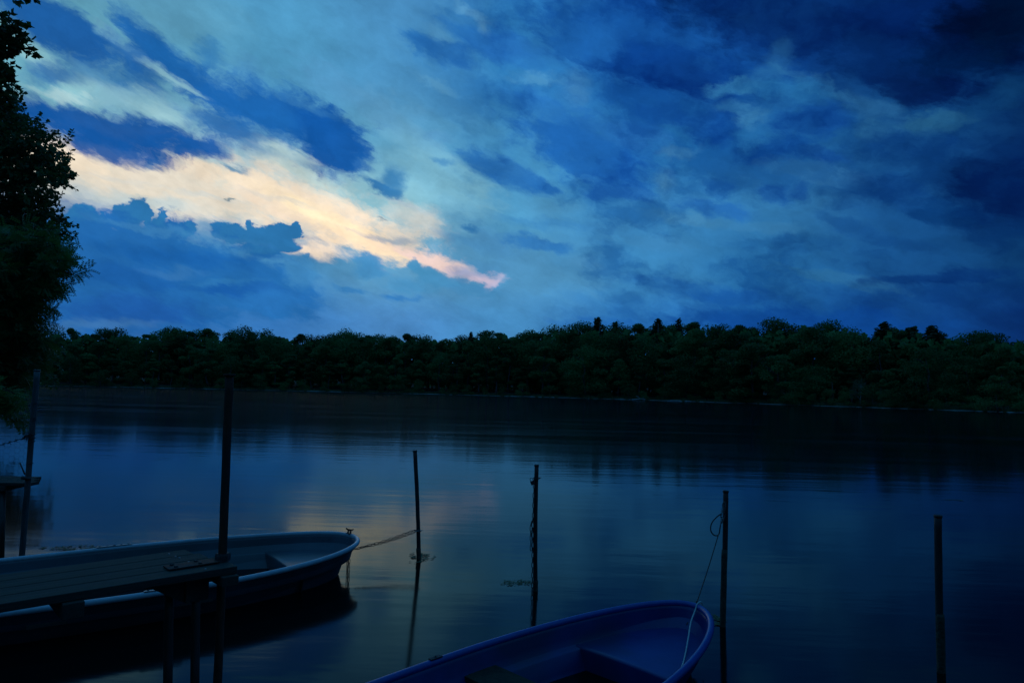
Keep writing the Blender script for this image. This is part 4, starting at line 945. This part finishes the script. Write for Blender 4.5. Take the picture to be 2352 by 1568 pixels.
for i in range(15):
    for j in range(8):
        c_ = hx(i, j); P6 = [c_ + Vector((math.cos(k * math.pi / 3) * .034, 0, math.sin(k * math.pi / 3) * .034)) for k in range(3 if j else 6)]
        P6 = [c_ + Vector((math.cos(k * math.pi / 3) * .034, 0, math.sin(k * math.pi / 3) * .034)) for k in range(4)]
        tube(bm, P6, .0010, 3, caps=False)
obj('netting', bm, M['iron'], wf_)
bm = bmesh.new(); c_ = on_pole(1096) - o0; tube(bm, [c_ + Vector((-.10, 0, .14)), c_ + Vector((-.04, 0, .02))], [.006, .008], 5); tube(bm, [c_ + Vector((-.05, -.02, -.01)), c_ + Vector((.04, -.03, -.02))], [.02, .016], 6)
obj('wire_stub', bm, M['iron'], wf_)
tag(wf_, 'barbed wire and hexagonal netting strung left from the leaning pole', 'fence')

# ------------------------------------------------------------------ rowing boats
PL = .30
def boat(name, tip, heading, B, Lb, mats, label, heel=0., trim=0., ex=1.75, ey=1.9, XD=-.76):
    """origin under the bow tip at the waterline, x forward, y to port, z up. The stern lies at x=-Lb."""
    root = empty(name, (tip.x, tip.y, 0), (R(heel), R(trim), R(heading)))
    mid = -Lb * .48
    def zs(x): t = (x + Lb) / Lb; return .262 + .062 * t ** 5 + .012 * (1 - t)
    def plan(level, inner=0.):     # half of the plan curve at a level (0 bottom .. 1 gunwale), from bow tip to stern
        Bt = B * (.62 + .38 * level ** .7) - inner; X_t = -.02 - .50 * (1 - level) ** 1.25 - inner * 1.1
        pts = []; n = 30
        for i in range(n + 1):
            th = math.pi / 2 * (1 - i / n); x = mid + (X_t - mid) * max(0, math.sin(th)) ** (2 / ex); y = Bt * max(0, math.cos(th)) ** (2 / ey)
            pts.append((x, y))
        for i in range(1, 11):
            x = mid + (-Lb + (1 - level) * .12 + inner - mid) * i / 10; y = Bt * (1 - .20 * (i / 10) ** 2); pts.append((x, y))
        return pts
    def shell(levels, inner=0., zfun=None):
        rings = []
        for lv in levels:
            p = plan(lv, inner); ring = []
            for x, y in p: ring.append((x, y, zfun(lv, x)))
            for x, y in reversed(p[1:]): ring.append((x, -y, zfun(lv, x)))
            rings.append(ring)
        return rings
    KEEL = -.16
    zo = lambda lv, x: KEEL + (zs(x) - KEEL) * lv ** .9
    bm = bmesh.new()
    outer = shell([0, .12, .26, .40, .52, .54, .68, .82, .92, 1.0], 0, zo)
    # the shell turns over the gunwale, down inside to the side ledge, in along it, and down to the bilge
    ZL_ = -.15
    inner = []
    def ring_in(inset, zf, lev=1.0):
        p = plan(lev, inset); r_ = [(x, y, zf(x)) for x, y in p] + [(x, -y, zf(x)) for x, y in reversed(p[1:])]; inner.append(r_)
    ring_in(.028, lambda x: zs(x) - .004); ring_in(.034, lambda x: zs(x) - .03); ring_in(.058, lambda x: zs(x) + ZL_ * .6); ring_in(.070, lambda x: zs(x) + ZL_ + .008); ring_in(.078, lambda x: zs(x) + ZL_); ring_in(.125, lambda x: zs(x) + ZL_ - .003); ring_in(.133, lambda x: zs(x) + ZL_ - .012)
    ring_in(.165, lambda x: .02, .97); ring_in(.20, lambda x: -.07, .9); ring_in(.30, lambda x: -.10, .9)
    allr = outer + inner; vr = [[bm.verts.new(p) for p in r_] for r_ in allr]; n = len(vr[0])
    for a, b in zip(vr, vr[1:]):
        for k in range(n): bm.faces.new((a[k], a[(k + 1) % n], b[(k + 1) % n], b[k]))
    bm.faces.new(vr[0]); bm.faces.new(vr[-1])
    hull = obj('hull', bm, mats['hull'], root)
    # rolled gunwale
    bm = bmesh.new(); p = plan(1.0, .010); path = [(x, y, zs(x) + .004) for x, y in p] + [(x, -y, zs(x) + .004) for x, y in reversed(p[1:])]
    tube(bm, path, .0235, 12, closed=True); obj('gunwale', bm, mats['rim'], root)
    # bow deck and its bulkhead
    bm = bmesh.new(); p = [q for q in plan(1.0, .072) if q[0] > XD]; yl = plan(1.0, .072)
    for (xa, ya), (xb, yb) in zip(yl, yl[1:]):
        if xa >= XD > xb: ye = ya + (yb - ya) * (xa - XD) / (xa - xb)
    p.append((XD, ye)); rows_ = []
    for i, (x, y) in enumerate(p):
        zz = zs(x) + ZL_ + .004; rows_.append([bm.verts.new((x, y * f, zz + .010 * (1 - f * f))) for f in (-1, -.75, -.4, 0, .4, .75, 1)] if y > 1e-4 else None)
    tipv = bm.verts.new((p[0][0], 0, zs(p[0][0]) + ZL_ + .004))
    for a, b in zip(rows_, rows_[1:]):
        if a is None:
            for k in range(6): bm.faces.new((tipv, b[k], b[k + 1]))
        else:
            for k in range(6): bm.faces.new((a[k], a[k + 1], b[k + 1], b[k]))
    last = rows_[-1]; l1 = [bm.verts.new((v.co.x - .012, v.co.y, v.co.z - .006)) for v in last]; l2 = [bm.verts.new((v.co.x - .014, v.co.y * .99, v.co.z - .02)) for v in last]; l3 = [bm.verts.new((v.co.x - .01, v.co.y * .90, -.09)) for v in last]
    for A, B_ in ((last, l1), (l1, l2), (l2, l3)):
        for k in range(6): bm.faces.new((A[k], A[k + 1], B_[k + 1], B_[k]))
    obj('bow_deck', bm, mats['deck'], root)
    # floorboards
    for k in range(5):
        bm = bmesh.new(); y = (k - 2) * .155; x1 = XD - .06 - .05 * abs(k - 2); x0_ = -Lb + .25; box(bm, ((x1 + x0_) / 2, y, -.062), (x1 - x0_, .143, .018)); bevel(bm, .003)
        obj('floorboard', bm, M['floor'], root, smooth=False)
    # thwart and stern bench
    def width_at(x, inset=.13):
        for (xa, ya), (xb, yb) in zip(plan(1.0, inset), plan(1.0, inset)[1:]):
            if xa >= x > xb: return ya + (yb - ya) * (xa - x) / (xa - xb)
        return .5
    for nm, xa, xb in (('thwart', -1.86, -1.60), ('thwart', -2.85, -2.6)):
        bm = bmesh.new(); xm = (xa + xb) / 2; wz = width_at(xm, .06); box(bm, (xm, 0, zs(xm) + ZL_ + .022), (xb - xa, wz * 2, .032)); bevel(bm, .005); obj(nm, bm, mats['seat'], root, smooth=False)
    bm = bmesh.new(); wz = width_at(-Lb + .3, .07); box(bm, (-Lb + .24, 0, zs(-Lb) + ZL_ + .01), (.4, wz * 1.96, .03)); bevel(bm, .005); obj('stern_bench', bm, mats['deck'], root, smooth=False)
    # rowlock plates: drilled bars on the gunwale
    for sgn, xp in ((1, mats['row'][0]), (-1, mats['row'][1])):
        yy = width_at(xp, .010); y2 = width_at(xp - .14, .010); ang = math.atan2((yy - y2) * sgn, .14)
        rm_ = Matrix.Rotation(ang, 3, 'Z'); c_ = Vector((xp, yy * sgn, zs(xp) + .031))
        bm = bmesh.new(); box(bm, c_, (mats['len'], .030, .007), rm_); bevel(bm, .002); rl = obj('rowlock_plate', bm, mats['plate'], root, smooth=False, loc=tuple(c_))
        for k in range(5 if mats['len'] > .2 else 1):
            q_ = rm_ @ Vector((-.12 + .06 * k if mats['len'] > .2 else 0, 0, 0)); bm = bmesh.new(); tube(bm, [q_ + Vector((0, 0, .003)), q_ + Vector((0, 0, .010 if k != 2 else .008))], [.007 if k != 2 else .014, .005 if k != 2 else .011], 8); obj('bolt', bm, M['iron'], rl)
    # mooring eye at the stem
    bm = bmesh.new(); ex = -.085; tube(bm, [Vector((ex + .028 * math.cos(a), 0, .20 + .02 * math.sin(a))) for a in [k * math.pi / 6 for k in range(12)]], .0045, 6, closed=True); obj('mooring_eye', bm, M['iron'], root)
    tag(root, label, 'boat')
    return root, zs, plan
matg = {'hull': M['hull_grey'], 'rim': M['rim_grey'], 'deck': M['hull_grey'], 'seat': M['floor'], 'plate': M['steel'], 'row': (-2.13, -1.97), 'len': .30}
T1 = Vector((-1.591, 7.331, 0))
boat1, zs1, plan1 = boat('rowing_boat', T1, 36.2, .886, 4.3, matg, 'pale grey rowing boat moored by chain behind the near jetty', heel=.34, ex=1.9, ey=2.13)
matb = {'hull': M['hull_blue'], 'rim': M['rim_blue'], 'deck': M['hull_blue'], 'seat': M['moss'], 'plate': M['iron'], 'row': (-2.05, -2.05), 'len': .09}
T2 = Vector((1.415, 5.265, 0))
boat2, zs2, plan2 = boat('rowing_boat', T2, 46.2, .58, 4.0, matb, 'deep blue rowing boat cut off by the bottom edge of the picture', heel=1.0, ex=1.93, ey=2.0, XD=-.90)
bpy.context.view_layer.update()
def bpt(b, x, y, z): return b.matrix_world @ Vector((x, y, z))
# cleat on the grey boat's bow
bm = bmesh.new(); tube(bm, [(-.075, .0, .052), (-.03, 0, .040), (.03, 0, .040), (.075, 0, .050)], [.007, .010, .010, .006], 8)
for x in (-.025, .025): tube(bm, [(x, 0, 0), (x, 0, .04)], [.011, .008], 8)
box(bm, (0, 0, .003), (.09, .03, .008)); cle = obj('cleat', bm, M['rust'], boat1); cle.location = (-.055, .075, zs1(-.05) + .026); cle.rotation_euler = (0, R(14), R(35))
# ------------------------------------------------------------------ chains and ropes
eye1 = bpt(boat1, -.055, 0, .20)
onp3 = p3b.lerp(p3t, (1283 - 1219) / (1283 - 1035))
for k, (dz, dy) in enumerate(((.012, .0), (-.016, .015))):
    A_ = eye1 + Vector((.02, 0, .0)); B_ = onp3 + Vector((-.024, -.004 + dy, dz)); mid_ = A_.lerp(B_, .5) + Vector((0, 0, -.012 - .006 * k))
    bm = chain_bm([A_, mid_, B_], .050, .024, .0030, .09 * (1 - k)); o = obj('mooring_chain', bm, M['iron'], loc=tuple(A_))
    tag(o, ['upper of two steel chains stretched from the grey bow to the pole', 'lower of two steel chains stretched from the grey bow to the pole'][k], 'chain', 'chains of the grey boat')
bm = chain_bm([onp3 + Vector((math.cos(a) * .030, math.sin(a) * .030, .004 * math.sin(3 * a))) for a in [k * math.pi / 6 for k in range(13)]], .04, .022, .0036)
tube(bm, [onp3 + Vector((.02, -.02, .0)), onp3 + Vector((.055, -.03, .014))], [.006, .004], 6)
o = obj('chain_loop', bm, M['steel'], loc=tuple(onp3)); tag(o, 'chain turned round the thin pole with a loose end on its right', 'chain')
for k, (px_, yt, yb) in enumerate(((799.5, 1262, 1330), (804, 1256, 1330))):
    A_ = eye1 + Vector((-.02 + .005 * k, -.01 - .02 * k, -.02)); A2 = at_d(px_, yt, A_.y - .02); B_ = Vector((A2.x - .004, A2.y, -.05))
    bm = chain_bm([A2, B_], .05, .024, .0036); o = obj('hanging_chain', bm, M['iron'], loc=tuple(A2))
    tag(o, ['left of the two dark chains hanging from the grey bow into the water', 'right of the two dark chains hanging from the grey bow into the water'][k], 'chain', 'chains hanging from the grey bow')
# padlocked chain on the second pole
def onp4(py_): return p4b.lerp(p4t, (1356 - py_) / (1356 - 1068))
xs = lambda px_, py_: at_d(px_, py_, p4b.y - .03)
pts = [xs(1227.5, 1098), xs(1226.5, 1130), xs(1225.5, 1160), xs(1224.5, 1188), xs(1223.5, 1200), xs(1224, 1240), xs(1223.5, 1290), xs(1222.5, 1352), xs(1222.5, 1368)]
bm = chain_bm(pts, .056, .025, .0036); o = obj('hanging_chain', bm, M['iron'], loc=tuple(pts[0])); tag(o, 'long dark chain hanging from the padlock down the pole into the water', 'chain')
pts = [xs(1222.5, 1196), xs(1220, 1206), xs(1219.5, 1235), xs(1220, 1262), xs(1223, 1275)]
bm = chain_bm(pts, .056, .025, .0036); o = obj('chain_loop', bm, M['iron'], loc=tuple(pts[0])); tag(o, 'short outer loop of chain halfway down the padlocked pole', 'chain')
c_ = onp4(1098); bm = bmesh.new(); tube(bm, [c_ + Vector((math.cos(a) * .030, math.sin(a) * .030, .004 * math.sin(a))) for a in [k * math.pi / 8 for k in range(16)]], .0045, 6, closed=True); tube(bm, [c_ + Vector((.025, -.01, 0)), c_ + Vector((.042, -.015, .008))], [.005, .003], 6)
o = obj('iron_ring', bm, M['iron'], loc=tuple(c_)); tag(o, 'iron ring round the pole holding the padlock', 'ring')
c_ = xs(1222, 1104); lk = empty('padlock', c_, (0, R(-24), 0))
bm = bmesh.new(); box(bm, (0, 0, -.018), (.042, .018, .038)); bevel(bm, .005, 3); obj('lock_body', bm, M['iron'], lk)
bm = bmesh.new(); tube(bm, [Vector((-.013, 0, 0)), Vector((-.013, 0, .018))] + [Vector((-.013 * math.cos(a), 0, .018 + .013 * math.sin(a))) for a in [k * math.pi / 8 for k in range(1, 8)]] + [Vector((.013, 0, .018)), Vector((.013, 0, 0))], .0032, 6); obj('shackle', bm, M['steel'], lk)
tag(lk, 'small dark padlock hooked to the ring near the top of the pole', 'padlock')
# cable loop lashed to the third pole
ys = p5b.y; z_ = lambda px_, py_, dy=-.03: at_d(px_, py_, ys + dy)
bm = bmesh.new(); tube(bm, smooth_path([z_(1655, 1180), z_(1646, 1187), z_(1637, 1197), z_(1632.5, 1208), z_(1633, 1219), z_(1638.5, 1227), z_(1646, 1229.5), z_(1651.5, 1225), z_(1653.5, 1214), z_(1655, 1205)], 6), .0050, 8)
o = obj('cable_loop', bm, M['rope_dark'], loc=tuple(z_(1655, 1180))); tag(o, 'thick dark cable bent into a hook shaped loop beside the pole', 'cable')
bm = bmesh.new(); random.seed(12)
for k in range(11):
    t = k / 10; c_ = z_(1663 - 6 * t, 1153 + 46 * t, -.012 - .01 * t); r_ = .010 + .008 * math.sin(t * 3)
    tube(bm, [c_ + Vector((math.cos(a) * r_ * 1.1, math.sin(a) * r_ * .5 - .015, .006 * math.sin(a * 2 + k) + .004 * math.cos(a))) for a in [j * math.pi / 5 for j in range(10)]], .0026, 5, closed=True)
tube(bm, smooth_path([z_(1663, 1150, -.03), z_(1659, 1160, -.03), z_(1662, 1172, -.03), z_(1655, 1182, -.03), z_(1659, 1194, -.03), z_(1654, 1206, -.03)], 6), .003, 6)
o = obj('wire_lashing', bm, M['rope_grey'], loc=tuple(z_(1660, 1175))); tag(o, 'tangled grey wire lashing on the left side of the roped pole', 'wire')
bowt = bpt(boat2, -.05, .09, zs2(0) + .03)
A_ = z_(1650.5, 1226); B_ = at_d(1600.5, 1383, bowt.y)
bm = bmesh.new(); tube(bm, smooth_path([A_, A_.lerp(B_, .5) + Vector((0, 0, -.012)), B_], 10), .0042, 8); tube(bm, [B_ + Vector((0, 0, .012)), B_, B_ + Vector((-.002, 0, -.03))], [.006, .007, .005], 8)
o = obj('mooring_rope', bm, M['rope_dark'], loc=tuple(A_)); tag(o, 'taut dark rope running from the pole down to the blue boat\'s bow', 'rope')
# pale cord over the blue bow
def onb(x, y, dz): return bpt(boat2, x, y, zs2(x) + dz)
cord = [onb(.035, -.055, -.10), onb(.022, -.055, -.01), onb(.004, -.05, .032), onb(-.045, -.045, .030), onb(-.085, -.05, -.005), onb(-.20, -.08, -.05), onb(-.36, -.15, -.095), onb(-.52, -.22, -.13), onb(-.66, -.28, -.14), onb(-.80, -.33, -.142), onb(-.90, -.36, -.16), onb(-.98, -.37, -.26)]
bm = bmesh.new(); tube(bm, smooth_path(cord, 8), .0052, 8); o = obj('cord', bm, M['rope_white'], loc=tuple(cord[0])); tag(o, 'pale cord hung over the blue boat\'s bow and down across its deck', 'rope')

# ------------------------------------------------------------------ floating weed
def weeds(px_, py_, rx, ry, n, label, seed):
    g = np.random.default_rng(seed); c_ = at_z(px_, py_, .004)
    a = g.uniform(0, 2 * math.pi, n); r_ = np.sqrt(g.uniform(0, 1, n)) * (1 + .25 * np.sin(a * 3 + seed))
    C = np.stack([c_.x + np.cos(a) * r_ * rx, c_.y + np.sin(a) * r_ * ry, .004 + g.uniform(0, .006, n)], 1)
    keep = np.array([mnoise.noise(Vector((c[0] * 9, c[1] * 5, seed))) > -.12 for c in C]); C = C[keep]; n = len(C)
    Nn = g.normal(size=(n, 3)) * .06 + [0, 0, 1]; Nn /= np.linalg.norm(Nn, axis=1)[:, None]
    V, F = quads_from(C, Nn, g.uniform(.008, .026, n), 1.2); V[:, 2] = np.clip(V[:, 2], .002, .03)
    V -= np.array(c_); o = mesh_np('floating_weeds', V, F, M['weed']); o.location = c_; tag(o, label, 'water weeds', 'patches of floating weed'); return o
weeds(966, 1279, .14, .22, 330, 'patch of floating weed round the foot of the chained thin pole', 1)
weeds(1187, 1336, .16, .11, 160, 'greenish patch of floating weed left of the padlocked pole', 2)
weeds(1648, 1424, .07, .14, 260, 'patch of floating weed between the blue bow and the roped pole', 3)
weeds(172, 1258, .32, .14, 420, 'strip of floating weed beyond the grey boat\'s far side', 4)
weeds(2195, 1148, .20, .10, 200, 'faint weed patch on the water beyond the lone right-hand pole', 5)

# ------------------------------------------------------------------ the wooded shore behind the viewer, which shades the jetty and boats
bm = bmesh.new(); pr_ = [(-14, 2.2), (-9, -.6), (-3, -1.6), (4, -2.2), (10, -2.0), (18, -3), (60, -6), (60, -60), (-14, -60)]
a_ = [bm.verts.new((x, y, -.3)) for x, y in pr_]; b_ = [bm.verts.new((x, y - .5, .35)) for x, y in pr_]
for k in range(len(pr_)): bm.faces.new((a_[k], a_[(k + 1) % len(pr_)], b_[(k + 1) % len(pr_)], b_[k]))
bm.faces.new(b_); o = obj('bank', bm, M['soil'], smooth=False); o['kind'] = 'structure'
g = np.random.default_rng(99); n = 26000; X_ = g.uniform(-26, 34, n); Z_ = g.uniform(.4, 13, n); Y_ = -6 - g.uniform(0, 9, n) - .35 * np.abs(Z_ - 5) + np.sin(X_ * .9) * 1.2
C = np.stack([X_, Y_, Z_ * (1 + .12 * np.sin(X_ * .7))], 1); Nn = g.normal(size=(n, 3)); Nn /= np.linalg.norm(Nn, axis=1)[:, None]
V, F = quads_from(C, Nn, g.uniform(.25, .6, n)); o = mesh_np('woodland', V, F, M['leaf_oak']); tag(o, 'dark wood on the near shore behind the viewer', 'wood', kind='stuff')
